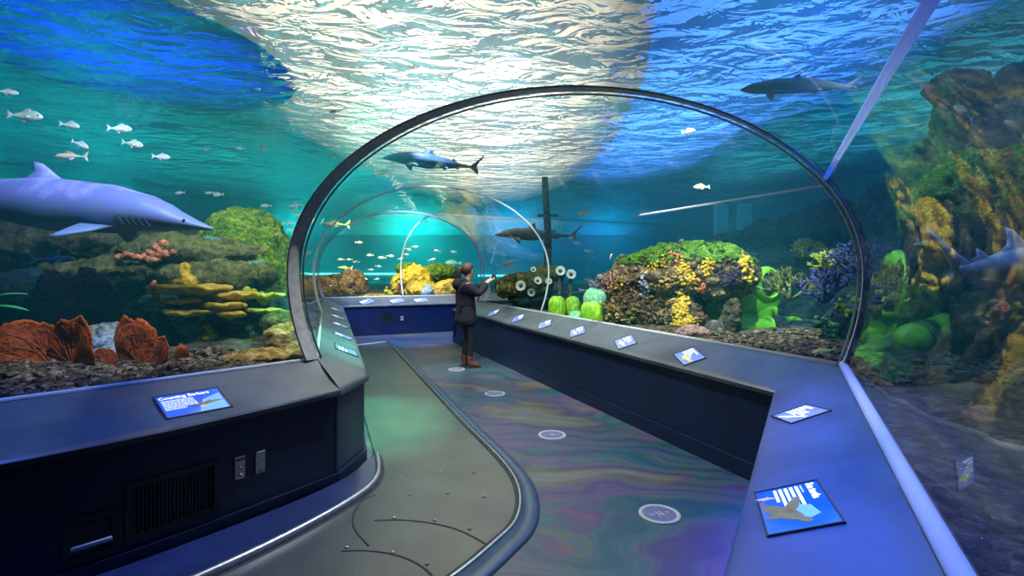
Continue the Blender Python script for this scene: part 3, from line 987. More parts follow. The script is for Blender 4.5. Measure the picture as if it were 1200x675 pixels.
for c, s in (((0, H/2, 0.004), (W+.03, .03, .012)), ((0, -H/2, 0.004), (W+.03, .03, .012)), ((-W/2, 0, .004), (.03, H, .012)), ((W/2, 0, .004), (.03, H, .012))): box(bm, c, s)
obj('frame', bm, M['black'], r, False)
bm = bmesh.new()
for k in range(22): box(bm, (-W/2+0.02+k*(W-0.04)/21, 0, 0.0), (0.006, H-0.02, 0.012), Matrix.Rotation(R(30), 3, 'Y'))
obj('louvre', bm, M['black'], r, False)
r = fitting('recess_box', 107, 628, 'black recessed box with a bright lower lip low on the navy console', 'box')
bm = bmesh.new()
W, H = 0.19, 0.19
for c, s in (((0, H/2, 0.006), (W+.03, .03, .016)), ((0, -H/2, 0.006), (W+.03, .03, .016)), ((-W/2, 0, .006), (.03, H, .016)), ((W/2, 0, .006), (.03, H, .016))): box(bm, c, s)
obj('frame', bm, M['black'], r, False)
bm = bmesh.new(); rbox(bm, (0, -0.035, 0.012), (W-0.03, 0.022, 0.02), 0.005); obj('lip', bm, M['darkmetal'], r, False)
bm = bmesh.new(); box(bm, (0, 0.02, 0.001), (W-0.03, 0.10, 0.004)); obj('opening', bm, M['groove'], r, False)
r = fitting('air_vent', 455.5, 372, 'small black vent on the far blue console', 'vent', I=FC_I, seg=0)
bm = bmesh.new()
W, H = 0.28, 0.22
for c, s in (((0, H/2, 0.004), (W+.03, .03, .012)), ((0, -H/2, 0.004), (W+.03, .03, .012)), ((-W/2, 0, .004), (.03, H, .012)), ((W/2, 0, .004), (.03, H, .012))): box(bm, c, s)
obj('frame', bm, M['black'], r, False)
bm = bmesh.new()
for k in range(8): box(bm, (0, -H/2+0.025+k*(H-0.05)/7, 0.0), (W-0.02, 0.014, 0.008))
obj('louvre', bm, M['black'], r, False)
r = fitting('socket', 471, 373, 'small black socket beside the vent on the far console', 'socket', I=FC_I, seg=0)
bm = bmesh.new(); rbox(bm, (0, 0, 0.005), (0.13, 0.15, 0.012), 0.004); obj('plate', bm, M['black'], r, False)
bm = bmesh.new(); box(bm, (0, 0.03, 0.012), (0.07, 0.035, 0.006)); box(bm, (0, -0.03, 0.012), (0.07, 0.035, 0.006)); obj('outlet', bm, M['darkmetal'], r, False)

# ---------------------------------------------------------------- the person
def skin(name, chains, m, parent, root=0, sub=2, rings=None):
    """chains: list of lists of (x, y, z, r[, r2]); points given twice are shared"""
    me = bpy.data.meshes.new(name)
    idx = {}; V = []; Rr = []; E = []
    for ch in chains:
        prev = None
        for q in ch:
            key = tuple(round(c, 4) for c in q[:3])
            if key not in idx:
                idx[key] = len(V); V.append(q[:3]); Rr.append((q[3], q[4] if len(q) > 4 else q[3]))
            if prev is not None: E.append((prev, idx[key]))
            prev = idx[key]
    me.from_pydata(V, E, [])
    o = bpy.data.objects.new(name, me); COL.objects.link(o)
    md = o.modifiers.new('s', 'SKIN'); md.use_smooth_shade = True
    sv = me.skin_vertices[0].data
    for k, r in enumerate(Rr): sv[k].radius = r
    sv[root].use_root = True
    if sub:
        s2 = o.modifiers.new('d', 'SUBSURF'); s2.levels = sub; s2.render_levels = sub
    dg = bpy.context.evaluated_depsgraph_get()
    me2 = bpy.data.meshes.new_from_object(o.evaluated_get(dg))
    bpy.data.objects.remove(o)
    bm = bmesh.new(); bm.from_mesh(me2)
    return bm
M['skin'] = plain('skin', (0.55, 0.30, 0.20), 0.5, var=0.06)
M['jacket'] = plain('dark navy jacket cloth', (0.003, 0.004, 0.014), 0.9, var=0.3, scale=25, bump=0.3)
M['leg'] = plain('black leggings', (0.008, 0.008, 0.012), 0.7, var=0.2)
M['boot'] = plain('brown leather', (0.16, 0.055, 0.03), 0.45, var=0.2)
M['hair'] = plain('auburn hair', (0.06, 0.022, 0.012), 0.5, var=0.4, scale=60, bump=0.4)
M['eye'] = plain('dark eye', (0.02, 0.015, 0.012), 0.2)
M['lips'] = plain('lips', (0.45, 0.14, 0.12), 0.45)
px0, py0, _ = at(546, 430, 0)
P0 = empty('person', (px0, py0, 0), R(14))
tag(P0, 'person in a hooded navy jacket and brown boots holding up a phone', 'person')
# joints (facing +x, left side is +y)
pel = (0.0, 0, 0.88); chest = (-0.015, 0, 1.20); neck = (0.015, 0, 1.385); headb = (0.045, 0, 1.44)
def arm(sg):
    sh = (0.0, sg*0.155, 1.32); el = (0.17, sg*0.19, 1.17); wr = (0.36, sg*0.06, 1.375)
    return sh, el, wr
body = []
body.append([(*pel, .12, .15), (-.005, 0, 1.02, .10, .13), (*chest, .11, .15), (0, 0, 1.33, .08, .12), (*neck, .055), (*headb, .055)])
body.append([(*headb, .055), (0.055, 0, 1.52, .085, .072), (0.05, 0, 1.60, .08, .068)])
for sg in (1, -1):
    sh, el, wr = arm(sg)
    body.append([(0, 0, 1.33, .08, .12), (*sh, .052), (*el, .042), (*wr, .027)])
    pm = (wr[0]+.05, wr[1]-sg*.012, wr[2]+.03)
    body.append([(*wr, .027), (*pm, .020, .032)])
    for k, (dy, ln) in enumerate(((-.024, .060), (-.008, .070), (.008, .066), (.024, .052))):
        a = (pm[0]+.028, pm[1]+sg*dy*0.9, pm[2]+.030-.008*k); b = (pm[0]+.05, pm[1]+sg*dy-sg*.014, pm[2]+.052-.012*k); c = (pm[0]+.052, pm[1]+sg*dy-sg*.035, pm[2]+.05-.012*k)
        body.append([(*pm, .020, .032), (*a, .0092), (*b, .0085), (*c, .0075)])
    body.append([(*pm, .020, .032), (pm[0]+.005, pm[1]-sg*.035, pm[2]+.012, .0105), (pm[0]+.022, pm[1]-sg*.048, pm[2]+.035, .009)])
LEGS = {1: ((0.0, .085, .86), (.055, .085, .47), (-.015, .075, .09)), -1: ((0.0, -.085, .86), (.075, -.085, .48), (.05, -.08, .09))}
for sg in (1, -1):
    h, k, a = LEGS[sg]
    body.append([(*pel, .12, .15), (*h, .09), (h[0]*.5+k[0]*.5+.01, h[1], .66, .075), (*k, .056), (a[0]*.55+k[0]*.45-.01, a[1], .30, .054), (*a, .036), (a[0]+.03, a[1], .045, .036), (a[0]+.13, a[1], .035, .03)])
bm = skin('body', body, None, None)
# face: nose, chin, ears pulled out of the head
for v in bm.verts:
    c = v.co
    if c.z > 1.45:
        f = c.x-0.05
        if f > 0.03:
            c.x += 0.028*math.exp(-((c.y)/0.013)**2-((c.z-1.525)/0.022)**2)     # nose
            c.x += 0.014*math.exp(-((c.y)/0.022)**2-((c.z-1.462)/0.016)**2)     # chin
            c.x -= 0.010*math.exp(-((abs(c.y)-0.03)/0.014)**2-((c.z-1.553)/0.014)**2)  # eye sockets
        if abs(c.y) > 0.05: c.y += math.copysign(0.014*math.exp(-((c.x-0.045)/0.016)**2-((c.z-1.53)/0.026)**2), c.y)
bdy = obj('body', bm, M['skin'], P0)
for sg in (1, -1):
    bm = bmesh.new(); ball(bm, (0.128, sg*0.030, 1.553), 0.0095, 2); obj('eye', bm, M['eye'], bdy)
bm = bmesh.new(); ball(bm, (0.137, 0, 1.487), 0.02, 2, (0.35, 0.9, 0.32)); obj('mouth', bm, M['lips'], bdy)
# jacket
jk = [[(*pel, .16, .185), (-.005, 0, 1.02, .135, .17), (*chest, .145, .18), (0, 0, 1.33, .125, .175), (0.012, 0, 1.405, .085, .095)]]
for sg in (1, -1):
    sh, el, wr = arm(sg)
    jk.append([(0, 0, 1.33, .125, .175), (sh[0], sh[1], sh[2], .088), (*el, .068), (wr[0]-.02, wr[1], wr[2]-.018, .050)])
bm = skin('jacket', jk, None, None)
# skirt of the jacket
rings = []
for z, ax, ay in ((0.99, .15, .185), (.88, .168, .195), (.78, .178, .205), (.70, .182, .21), (.695, .172, .20), (.80, .16, .185)):
    rings.append([(-.004+ax*math.cos(2*PI*k/40)*(1+.02*math.sin(k*1.7)), ay*math.sin(2*PI*k/40)*(1+.02*math.cos(k*2.3)), z+.006*math.sin(k*.9)) for k in range(40)])
loft(bm, rings, close_u=True); 
jko = obj('jacket', bm, M['jacket'], P0)
bm = bmesh.new()
ball(bm, (-.13, 0, 1.34), .12, 3, (.75, 1.0, .85), Matrix.Rotation(R(20), 3, 'Y'))
for v in bm.verts:
    v.co += v.normal*0.014*noise.noise(v.co*14)
ball(bm, (-.05, 0, 1.40), .10, 3, (.9, 1.0, .4))
obj('hood', bm, M['jacket'], jko)
# leggings and boots
lg = []
for sg in (1, -1):
    h, k, a = LEGS[sg]
    lg.append([(*pel, .13, .16), (*h, .10), (h[0]*.5+k[0]*.5+.01, h[1], .66, .085), (*k, .065), (a[0]*.55+k[0]*.45-.01, a[1], .30, .062), (a[0]-.002, a[1], .15, .047)])
obj('leggings', skin('leggings', lg, None, None), M['leg'], P0)
for sg in (1, -1):
    h, k, a = LEGS[sg]
    bm = skin('boot', [[(a[0]-.005, a[1], .21, .056), (a[0]-.002, a[1], .10, .048), (a[0]+.005, a[1], .050, .046), (a[0]+.08, a[1], .042, .042), (a[0]+.155, a[1], .034, .032)], [(a[0]+.005, a[1], .050, .046), (a[0]-.04, a[1], .04, .035)]], None, None)
    for v in bm.verts: v.co.z = max(v.co.z, 0.012)
    b = obj('boot', bm, M['boot'], P0)
    bm = bmesh.new()
    rbox(bm, (a[0]+.055, a[1], .008), (.26, .085, .016), .006); rbox(bm, (a[0]-.03, a[1], .02), (.06, .075, .03), .006)
    obj('sole', bm, M['black'], b, False)
# hair: cap, and a tail gathered behind
bm = bmesh.new()
ball(bm, (0.030, 0, 1.575), 0.112, 4, (1.0, 0.86, 0.95))
for v in list(bm.verts):
    c = v.co
    if c.x > 0.105 and c.z < 1.61: c.x = 0.105 - (1.61-c.z)*0.62
    elif c.x > 0.06 and c.z < 1.60: c.x = min(c.x, 0.075)
    c += v.normal*0.004*noise.noise(Vector((c.x*10, c.y*40, c.z*14)))
hr = obj('hair', bm, M['hair'], P0)
bm = bmesh.new()
tube(bm, [(-.06, 0, 1.60), (-.10, 0, 1.57), (-.115, .005, 1.50), (-.115, .01, 1.43), (-.10, .01, 1.37)], [.03, .042, .046, .038, .012], 12)
obj('ponytail', bm, M['hair'], hr)
# phone between the hands
sh, el, wr = arm(1)
wp = P0.location + P0.rotation_euler.to_matrix() @ Vector((wr[0]+.082, 0.0, wr[2]+.072))
ph = empty('phone', wp+Vector((.02, -.01, .01)), R(-22))
tag(ph, 'small black phone held up in both hands of the person', 'phone')
bm = bmesh.new(); rbox(bm, (0, 0, 0), (.010, .150, .075), .004); obj('case', bm, M['black'], ph, False)
bm = bmesh.new(); box(bm, (-.0055, 0, 0), (.001, .138, .066)); obj('display', bm, M['scr_c'], ph, False)
bm = bmesh.new(); cyl(bm, (.0065, .05, .02), .009, .004, 16, rot=Matrix.Rotation(R(90), 3, 'Y')); obj('camera_lens', bm, M['eye'], ph)
# ================================================================ reef
from mathutils.bvhtree import BVHTree
SAND = 0.83
def fbm(p, sc, seed=0, oct=5):
    q = Vector((p.x*sc+seed*3.1, p.y*sc-seed*1.7, p.z*sc+seed*0.9))
    return noise.fractal(q, 0.8, 2.1, oct)
def craggy(bm, amp, sc, seed, ridge=0.5):
    bm.normal_update()
    for v in bm.verts:
        p = v.co
        n = fbm(p, sc, seed)
        q = Vector((p.x*sc*1.6+seed, p.y*sc*1.6, p.z*sc*1.6))
        c = noise.voronoi(q)[0]
        d = min(0.6, c[1]-c[0])-0.25
        v.co = p + v.normal*amp*(n*0.9+ridge*d)
    return bm
def remesh(bm, vox):
    me = bpy.data.meshes.new('r'); bm.to_mesh(me); bm.free()
    o = bpy.data.objects.new('r', me); COL.objects.link(o)
    md = o.modifiers.new('r', 'REMESH'); md.mode = 'VOXEL'; md.voxel_size = vox
    dg = bpy.context.evaluated_depsgraph_get()
    m2 = bpy.data.meshes.new_from_object(o.evaluated_get(dg))
    bpy.data.objects.remove(o)
    b = bmesh.new(); b.from_mesh(m2); bpy.data.meshes.remove(m2)
    return b
def blobs(L, vox=0.04):
    bm = bmesh.new()
    for c, s, *r in L:
        ball(bm, c, 1.0, 3, s, Matrix.Rotation(R(r[0]), 3, 'Y') if r else None)
    return remesh(bm, vox)
def center(bm):
    lo = Vector((1e9,)*3); hi = -lo
    for v in bm.verts:
        for i in range(3):
            lo[i] = min(lo[i], v.co[i]); hi[i] = max(hi[i], v.co[i])
    c = (lo+hi)/2; c.z = lo.z
    bmesh.ops.translate(bm, vec=-c, verts=bm.verts[:])
    return c
def put(name, bm, m, label, cat, group=None, smooth=True):
    c = center(bm)
    o = obj(name, bm, m, None, smooth, c)
    return tag(o, label, cat, group)
def bx(px, py, d, w, h, dep):
    """centre and half sizes of a boulder that shows w x h pixels at distance d"""
    return pos(px, py, d), (w/2*d/600, dep/2, h/2*d/600)
def bvh_of(o):
    bm = bmesh.new(); bm.from_mesh(o.data); bm.transform(Matrix.Translation(o.location))
    t = BVHTree.FromBMesh(bm); bm.free(); return t
CAM = Vector((0, 0, 1.57))
def hit(t, px, py):
    d = Vector(((px-600)/600, 1, (316-py)/600))
    r = t.ray_cast(CAM, d.normalized())
    return (r[0], r[1]) if r[0] is not None else (None, None)

def mrock(name, cols, sc=4, b=0.8, fine=34):
    return spotty(name, [(0.28, cols[0]), (0.45, cols[1]), (0.60, cols[2]), (0.75, cols[3])], sc, 8, 0.9, b, 0.05, fine, 0.15)
M['rk_dark'] = mrock('dark brown reef rock', [(.018, .016, .012), (.06, .05, .03), (.10, .085, .04), (.17, .13, .08)])
M['rk_olive'] = mrock('olive reef rock', [(.03, .04, .012), (.09, .10, .03), (.17, .16, .05), (.25, .19, .10)])
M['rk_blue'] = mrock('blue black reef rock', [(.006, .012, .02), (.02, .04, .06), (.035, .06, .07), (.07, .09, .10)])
M['rk_brown'] = mrock('rust brown reef rock', [(.04, .02, .012), (.15, .08, .04), (.28, .15, .07), (.40, .28, .16)], 5)
M['rk_tan'] = mrock('tan reef stone', [(.16, .08, .02), (.42, .25, .07), (.60, .40, .13), (.75, .58, .28)], 7)
M['rk_grey'] = mrock('grey reef rock', [(.03, .03, .03), (.10, .10, .09), (.2, .19, .16), (.35, .33, .28)])
M['rk_shroom'] = mrock('encrusted rock', [(.02, .02, .012), (.13, .09, .05), (.28, .19, .10), (.46, .38, .24)], 7, 1.0, 26)
M['rk_pink'] = mrock('pinkish rock', [(.2, .09, .07), (.45, .25, .2), (.6, .4, .34), (.75, .6, .5)], 12, 1.0, 60)
M['moss'] = spotty('yellow green algae', [(.25, (.02, .07, .008)), (.45, (.10, .22, .02)), (.6, (.27, .36, .035)), (.8, (.5, .5, .07))], 5, 8, 0.9, 1.0, 0.06, 45, 0.1)
M['turf'] = spotty('green algae turf', [(.25, (.02, .06, .008)), (.45, (.07, .19, .02)), (.6, (.17, .34, .03)), (.8, (.36, .48, .08))], 9, 8, 0.9, 1.0, 0.05, 70, 0.1)
M['yel'] = spotty('yellow coral', [(.25, (.35, .17, .01)), (.45, (.62, .38, .02)), (.6, (.78, .55, .04)), (.8, (.85, .72, .2))], 9, 5, 0.7, 0.6, 0.02, 60, 0.3)
M['yelgreen'] = spotty('yellow green coral', [(.25, (.2, .2, .01)), (.45, (.42, .44, .03)), (.6, (.6, .6, .05)), (.8, (.7, .7, .2))], 9, 5, 0.7, 0.6, 0.02, 60, 0.3)
M['orange'] = spotty('orange coral', [(.25, (.3, .06, .02)), (.45, (.6, .17, .06)), (.6, (.75, .30, .12)), (.8, (.85, .5, .25))], 12, 5, 0.7, 0.6, 0.02, 60, 0.3)
M['purple'] = spotty('purple coral', [(.25, (.02, .02, .10)), (.45, (.05, .055, .24)), (.6, (.12, .12, .42)), (.8, (.26, .27, .6))], 12, 5, 0.7, 0.5, 0.02, 60, 0.3)
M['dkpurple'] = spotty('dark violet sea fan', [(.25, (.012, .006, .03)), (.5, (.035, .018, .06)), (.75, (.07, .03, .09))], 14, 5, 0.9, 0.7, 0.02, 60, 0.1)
M['fan'] = spotty('red orange sea fan', [(.25, (.20, .03, .006)), (.45, (.48, .085, .012)), (.6, (.62, .13, .02)), (.8, (.72, .24, .05))], 7, 6, 0.85, 0.9, 0.012, 90, 0.2)
M['fanvein'] = plain('sea fan vein', (.46, .10, .025), 0.8, var=0.3)
M['teal'] = spotty('teal lettuce coral', [(.25, (.01, .06, .05)), (.45, (.04, .17, .10)), (.6, (.10, .28, .13)), (.8, (.22, .42, .2))], 10, 5, 0.8, 0.7, 0.02, 60, 0.2)
M['white'] = spotty('pale blue white coral', [(.25, (.10, .16, .26)), (.45, (.30, .38, .5)), (.6, (.5, .55, .65)), (.8, (.7, .72, .75))], 14, 6, 0.8, 0.8, 0.02, 60, 0.2)
M['leaf'] = plain('bright green leaf', (.05, .42, .10), 0.6, var=0.35, scale=8)
M['olivebush'] = spotty('olive branching coral', [(.25, (.05, .06, .015)), (.5, (.2, .21, .06)), (.75, (.42, .40, .14))], 12, 4, 0.85, 0.6, 0.02, 60, 0.2)
M['sponge'] = spotty('lime green sponge', [(.25, (.16, .42, .01)), (.5, (.34, .72, .03)), (.75, (.5, .85, .12))], 5, 4, 0.6, 0.4, 0.02, 40, 0.3)
M['spongemint'] = spotty('mint green sponge', [(.25, (.12, .45, .2)), (.5, (.3, .7, .4)), (.75, (.55, .85, .6))], 6, 4, 0.6, 0.4, 0.02, 40, 0.3)
M['lime'] = plain('lime green hull paint', (.20, .62, .02), 0.38, var=0.16, scale=3)
M['hullblack'] = plain('black hull band', (.015, .02, .02), 0.45)
M['porthole'] = plain('dark porthole glass', (.02, .05, .08), 0.12)

# ---- boulders of the reef before the curved console
def boulder(px, py, d, w, h, dep, m, label, seed, amp=0.12, sc=1.6, vox=0.035, foot=False, name='reef_rock', cat='rock', extra=(), grp=None):
    c, s = bx(px, py, d, w, h, dep)
    L = [(c, s)] + [bx(*e) for e in extra]
    if foot:
        zb = c.z-s[2]
        L.append((Vector((c.x, c.y+0.1, (SAND+c.z)/2-.05)), (s[0]*0.85, s[1]*0.85, max(0.1, (c.z-SAND)/2+0.1))))
    bm = craggy(blobs(L, vox), amp, sc, seed)
    craggy(bm, min(.035, amp*.35), sc*4.5, seed+.5, 1.2)
    for v in bm.verts: v.co.z = max(v.co.z, SAND-.05)
    return put(name, bm, M[m], label, cat, grp)
rk = boulder
base = rk(95, 365, 6.9, 470, 170, 1.9, 'rk_dark', 'broad dark brown rock mass forming the reef behind the red sea fans', 1, 0.20, 1.2, 0.05,
          extra=[(40, 315, 7.0, 240, 110, 1.6), (190, 325, 6.9, 260, 110, 1.6)])
grn = rk(287, 318, 6.3, 112, 150, 1.25, 'moss', 'tall rounded boulder covered in yellow green algae, behind the shark snout', 2, 0.07, 2.6, 0.03,
         extra=[(300, 345, 6.3, 105, 130, 1.2)])
for i, (a, mm, lb) in enumerate([
    ((222, 297, 5.9, 180, 46, 1.0), 'rk_olive', 'long olive ledge of rock just under the shark snout'),
    ((112, 286, 6.0, 150, 50, 1.1), 'rk_dark', 'dark mossy ledge of rock directly below the shark belly'),
    ((28, 292, 6.0, 150, 66, 1.2), 'rk_dark', 'dark rounded ledge of rock under the shark, at the edge of the view'),
    ((145, 318, 5.8, 180, 34, 0.9), 'rk_olive', 'flat olive ledge below the orange coral'),
    ((252, 322, 5.8, 150, 36, 0.9), 'rk_olive', 'olive ledge above the yellow plate corals'),
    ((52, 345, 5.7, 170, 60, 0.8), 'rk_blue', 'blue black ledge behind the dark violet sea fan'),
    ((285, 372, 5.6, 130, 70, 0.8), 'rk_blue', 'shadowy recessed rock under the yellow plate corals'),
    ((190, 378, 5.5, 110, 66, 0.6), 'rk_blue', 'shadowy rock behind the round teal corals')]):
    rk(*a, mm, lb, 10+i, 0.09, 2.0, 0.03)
for i, (a, mm, lb) in enumerate([
    ((303, 418, 4.25, 76, 17, 0.42), 'rk_tan', 'flat golden tan stone lying along the glass by the frame foot'),
    ((331, 377, 5.0, 46, 26, 0.45), 'rk_olive', 'olive yellow stone on top of the pile beside the frame'),
    ((334, 389, 4.75, 38, 17, 0.40), 'rk_tan', 'small tan stone second from the top in the pile beside the frame'),
    ((336, 401, 4.6, 48, 20, 0.45), 'rk_brown', 'rust brown stone in the middle of the pile beside the frame'),
    ((344, 411, 4.45, 38, 18, 0.35), 'rk_tan', 'tan stone at the foot of the pile beside the frame'),
    ((125, 410, 4.75, 66, 66, 0.45), 'white', 'pale blue white coral rock between the two red sea fan clumps')]):
    rk(*a, mm, lb, 30+i, 0.035, 5.0, 0.016)

# nodular colonies
def nodules(P, r, n, rr, flat=1.0, sub=2, jit=1.0):
    """n lumps of radius ~r scattered round the points P"""
    bm = bmesh.new()
    for k in range(n):
        c = P[rr.randrange(len(P))]
        c = c+Vector((rr.gauss(0, 1), rr.gauss(0, .6), rr.gauss(0, 1)*flat))*r*0.8*jit
        s = r*rr.uniform(0.55, 1.15)
        ball(bm, c, s, sub, (1, 1, rr.uniform(.75, 1.0)))
    for v in bm.verts: v.co += Vector((noise.noise(v.co*25), noise.noise(v.co*25+Vector((5, 0, 0))), noise.noise(v.co*25+Vector((0, 5, 0)))))*r*0.22
    return bm
def colony_at(path, d, r, n, m, label, cat='coral', name='knobby_coral', flat=1.0, seed=1):
    P = [pos(x, y, d) for x, y in path]
    return put(name, nodules(P, r, n, random.Random(seed), flat), M[m], label, cat)
colony_at([(188, 290), (178, 298), (196, 297), (185, 302)], 5.45, 0.045, 40, 'orange', 'orange coral clump on the ledge below the shark gills', flat=.6, seed=3)
colony_at([(150, 300), (138, 302), (160, 301)], 5.4, 0.035, 24, 'orange', 'flat orange coral patch next to the clump below the shark gills', flat=.4, seed=4)
colony_at([(182, 340), (186, 346), (178, 338)], 5.25, 0.035, 20, 'orange', 'small salmon coral knob above the red sea fan', seed=5)
colony_at([(245, 388), (240, 395), (252, 393), (246, 398)], 5.15, 0.04, 26, 'yelgreen', 'yellow green coral knob standing low behind the small red fan', seed=6)
colony_at([(213, 380), (218, 388), (208, 374)], 5.2, 0.045, 26, 'teal', 'round teal coral behind the red sea fan', seed=7)
colony_at([(226, 392), (232, 385)], 5.2, 0.05, 22, 'teal', 'teal coral lump next to the yellow green knob', seed=8)
colony_at([(170, 355), (185, 358), (176, 363)], 5.2, 0.04, 26, 'teal', 'dull green coral lump above the red sea fan', flat=.6, seed=9)
colony_at([(285, 352), (298, 345), (305, 350), (292, 341)], 5.35, 0.045, 34, 'yelgreen', 'yellow green lettuce coral beside the yellow plates', flat=.7, seed=10)
colony_at([(255, 398), (275, 405), (262, 410), (288, 395), (300, 402)], 5.3, 0.06, 60, 'teal', 'dark teal coral bed above the golden stone', seed=12)
colony_at([(8, 430), (14, 440), (5, 442), (20, 436)], 3.9, 0.03, 50, 'olivebush', 'brown bushy coral low at the glass beside the big red fan', seed=11)

# plate corals
def plate_bm(c, rx, ry, th, seed):
    bm = bmesh.new(); n = 40
    rings = []
    for rad, z in ((0.02, th*.6), (.45, th*.75), (.8, th*.7), (.97, th*.35), (1.0, 0), (.93, -th*.4), (.6, -th*.9), (.2, -th*1.6), (.02, -th*2)):
        rg = []
        for k in range(n):
            a = 2*PI*k/n
            w = 1+.22*noise.noise(Vector((math.cos(a)*1.4+seed, math.sin(a)*1.4, seed)))+.08*noise.noise(Vector((math.cos(a)*5, math.sin(a)*5, seed)))
            rg.append(Vector((c.x+rx*rad*w*math.cos(a), c.y+ry*rad*w*math.sin(a), c.z+z+.03*rad*noise.noise(Vector((math.cos(a)*2, math.sin(a)*2, seed+9))))))
        rings.append(rg)
    loft(bm, rings, close_u=True); bmesh.ops.recalc_face_normals(bm, faces=bm.faces[:])
    return bm
def plate(px, py, d, w, th, m, label, seed):
    return put('plate_coral', plate_bm(pos(px, py, d), w/2*d/600, w/2*d/600*.55, th, seed), M[m], label, 'coral')
for i, (a, lb) in enumerate([
    ((228, 338, 5.15, 92, .05), 'widest yellow plate coral at the top of the stack'),
    ((212, 352, 5.05, 44, .025), 'small yellow plate coral just under the widest plate'),
    ((219, 366, 5.0, 58, .025), 'thin yellow plate coral lowest of the stack, above the red fan'),
    ((262, 358, 5.1, 50, .035), 'yellow plate coral in the middle of the stack'),
    ((276, 345, 5.2, 60, .04), 'yellow plate coral right of the widest plate'),
    ((270, 368, 5.05, 34, .03), 'small yellow plate coral below the middle plate'),
    ((312, 346, 5.3, 46, .03), 'yellow green plate coral nearest the algae boulder foot'),
    ((310, 364, 5.2, 40, .025), 'lower yellow plate coral near the stone pile')]):
    plate(*a, 'yel' if i < 6 else 'yelgreen', lb.replace(' right of', ' next to'), 50+i)
bm = bmesh.new()
for k, (x, y, r) in enumerate([(218, 332, .075), (217, 325, .062), (216, 318, .055), (217, 313, .05), (222, 331, .07), (210, 333, .06)]):
    ball(bm, pos(x, y, 5.15), r, 3)
put('chimney_sponge', craggy(remesh(bm, .012), .02, 9, 3), M['yel'], 'yellow chimney of coral rising from the widest plate', 'coral')

# sea fans
def fan_bm(h, w, seed, lean=0.0, lobes=((0, 1.0),)):
    """an upright fan: foot at the origin, blade in the xz plane, gently cupped"""
    bm = bmesh.new(); n = 44; m = 14
    f0 = []; f1 = []
    for k in range(n+1):
        a = PI*(0.04+0.92*k/n)
        ca, sa = math.cos(a), math.sin(a)
        rad = 0
        for c, s in lobes: rad = max(rad, s*(1-0.30*min(1, abs(a-PI/2-c)/1.0)**2))
        rad *= 1+.13*noise.noise(Vector((a*3.2, seed, 0)))+.06*noise.noise(Vector((a*11, seed, 3)))
        f0.append([]); f1.append([])
        for j in range(m+1):
            t = j/m
            x = ca*w*rad*t**0.9; z = sa*h*rad*t
            y = .10*w*math.sin(x*3/w+seed)+.03*noise.noise(Vector((x*7, z*7, seed)))*t + lean*z
            th = .008*(1-.7*t)+.004*abs(noise.noise(Vector((x*60, z*60, seed))))
            f0[-1].append(Vector((x, y-th, z))); f1[-1].append(Vector((x, y+th, z)))
    rings = [f0[k]+f1[k][::-1] for k in range(n+1)]
    loft(bm, rings, close_u=True, cap=True); fixn(bm)
    bmesh.ops.remove_doubles(bm, verts=bm.verts[:], dist=1e-5)
    return bm
def veins_bm(h, w, seed, lobes):
    bm = bmesh.new(); rr = random.Random(seed)
    def y_at(x, z): return .10*w*math.sin(x*3/w+seed)+.03*noise.noise(Vector((x*7, z*7, seed)))*min(1, math.hypot(x/w, z/h))
    def grow(x, z, a, ln, r, dep):
        pts = [(x, y_at(x, z)-.010, z)]
        for k in range(4):
            a += rr.uniform(-.14, .14)
            x += math.cos(a)*ln/4*w/h; z += math.sin(a)*ln/4
            q = math.hypot(x/w, z/h); ang = math.atan2(z/h, x/w)
            lim = max(s*(1-0.30*min(1, abs(ang-PI/2-c)/1.0)**2) for c, s in lobes)
            if q > .9*lim: break
            pts.append((x, y_at(x, z)-.010, z))
        if len(pts) > 1: tube(bm, pts, [r*(1-.12*i) for i in range(len(pts))], 5)
        if dep > 0 and len(pts) == 5:
            for da in (-.36, .05, .38): grow(x, z, a+da+rr.uniform(-.1, .1), ln*.72, r*.68, dep-1)
    for a in (0.45, .85, 1.25, 1.6, 1.95, 2.35, 2.75): grow(0, 0, a, h*.36, .0042, 3)
    return bm
def fan(px, py, d, hpx, wpx, m, label, seed, rot=0.0, tilt=0.0, lobes=((0, 1.0),), vein='fanvein'):
    p = pos(px, py, d)
    h = hpx*d/600; w = wpx/2*d/600
    r = empty('sea_fan', p)
    r.rotation_euler = (R(8), R(tilt), R(rot))
    tag(r, label, 'sea fan')
    obj('blade', fan_bm(h, w, seed, 0, lobes), M[m], r)
    obj('vein', veins_bm(h, w, seed, lobes), M[vein], r)
    return r
fan(62, 433, 3.95, 72, 116, 'fan', 'largest red orange sea fan, low wide blade spreading to the edge of the view', 1, 14, -24, ((.55, 1.0), (-.1, .8)))
fan(82, 432, 3.8, 66, 108, 'fan', 'broad red orange sea fan overlapping in front of the largest one', 2, -12, 14, ((-.35, 1.0), (.3, .9)))
fan(122, 424, 3.9, 16, 44, 'fan', 'tiny low red sea fan lying beside the broad overlapping fan', 3, 10, 24)
fan(166, 427, 4.1, 58, 70, 'fan', 'upright brick orange sea fan in the middle of the sand', 4, 5, -8, ((.3, 1.0), (-.3, 1.0)))
fan(186, 428, 3.95, 36, 36, 'fan', 'smaller pale orange sea fan leaning against the upright one', 5, -10, 16)
fan(214, 422, 4.2, 19, 26, 'fan', 'smallest separate red sea fan standing alone near the golden stone', 6, 5, 4)
fan(95, 395, 5.1, 80, 140, 'dkpurple', 'dark violet sea fan hanging in the shade behind the red fans', 7, 0, 0, ((.5, 1.0), (-.4, 1.0)), 'dkpurple')

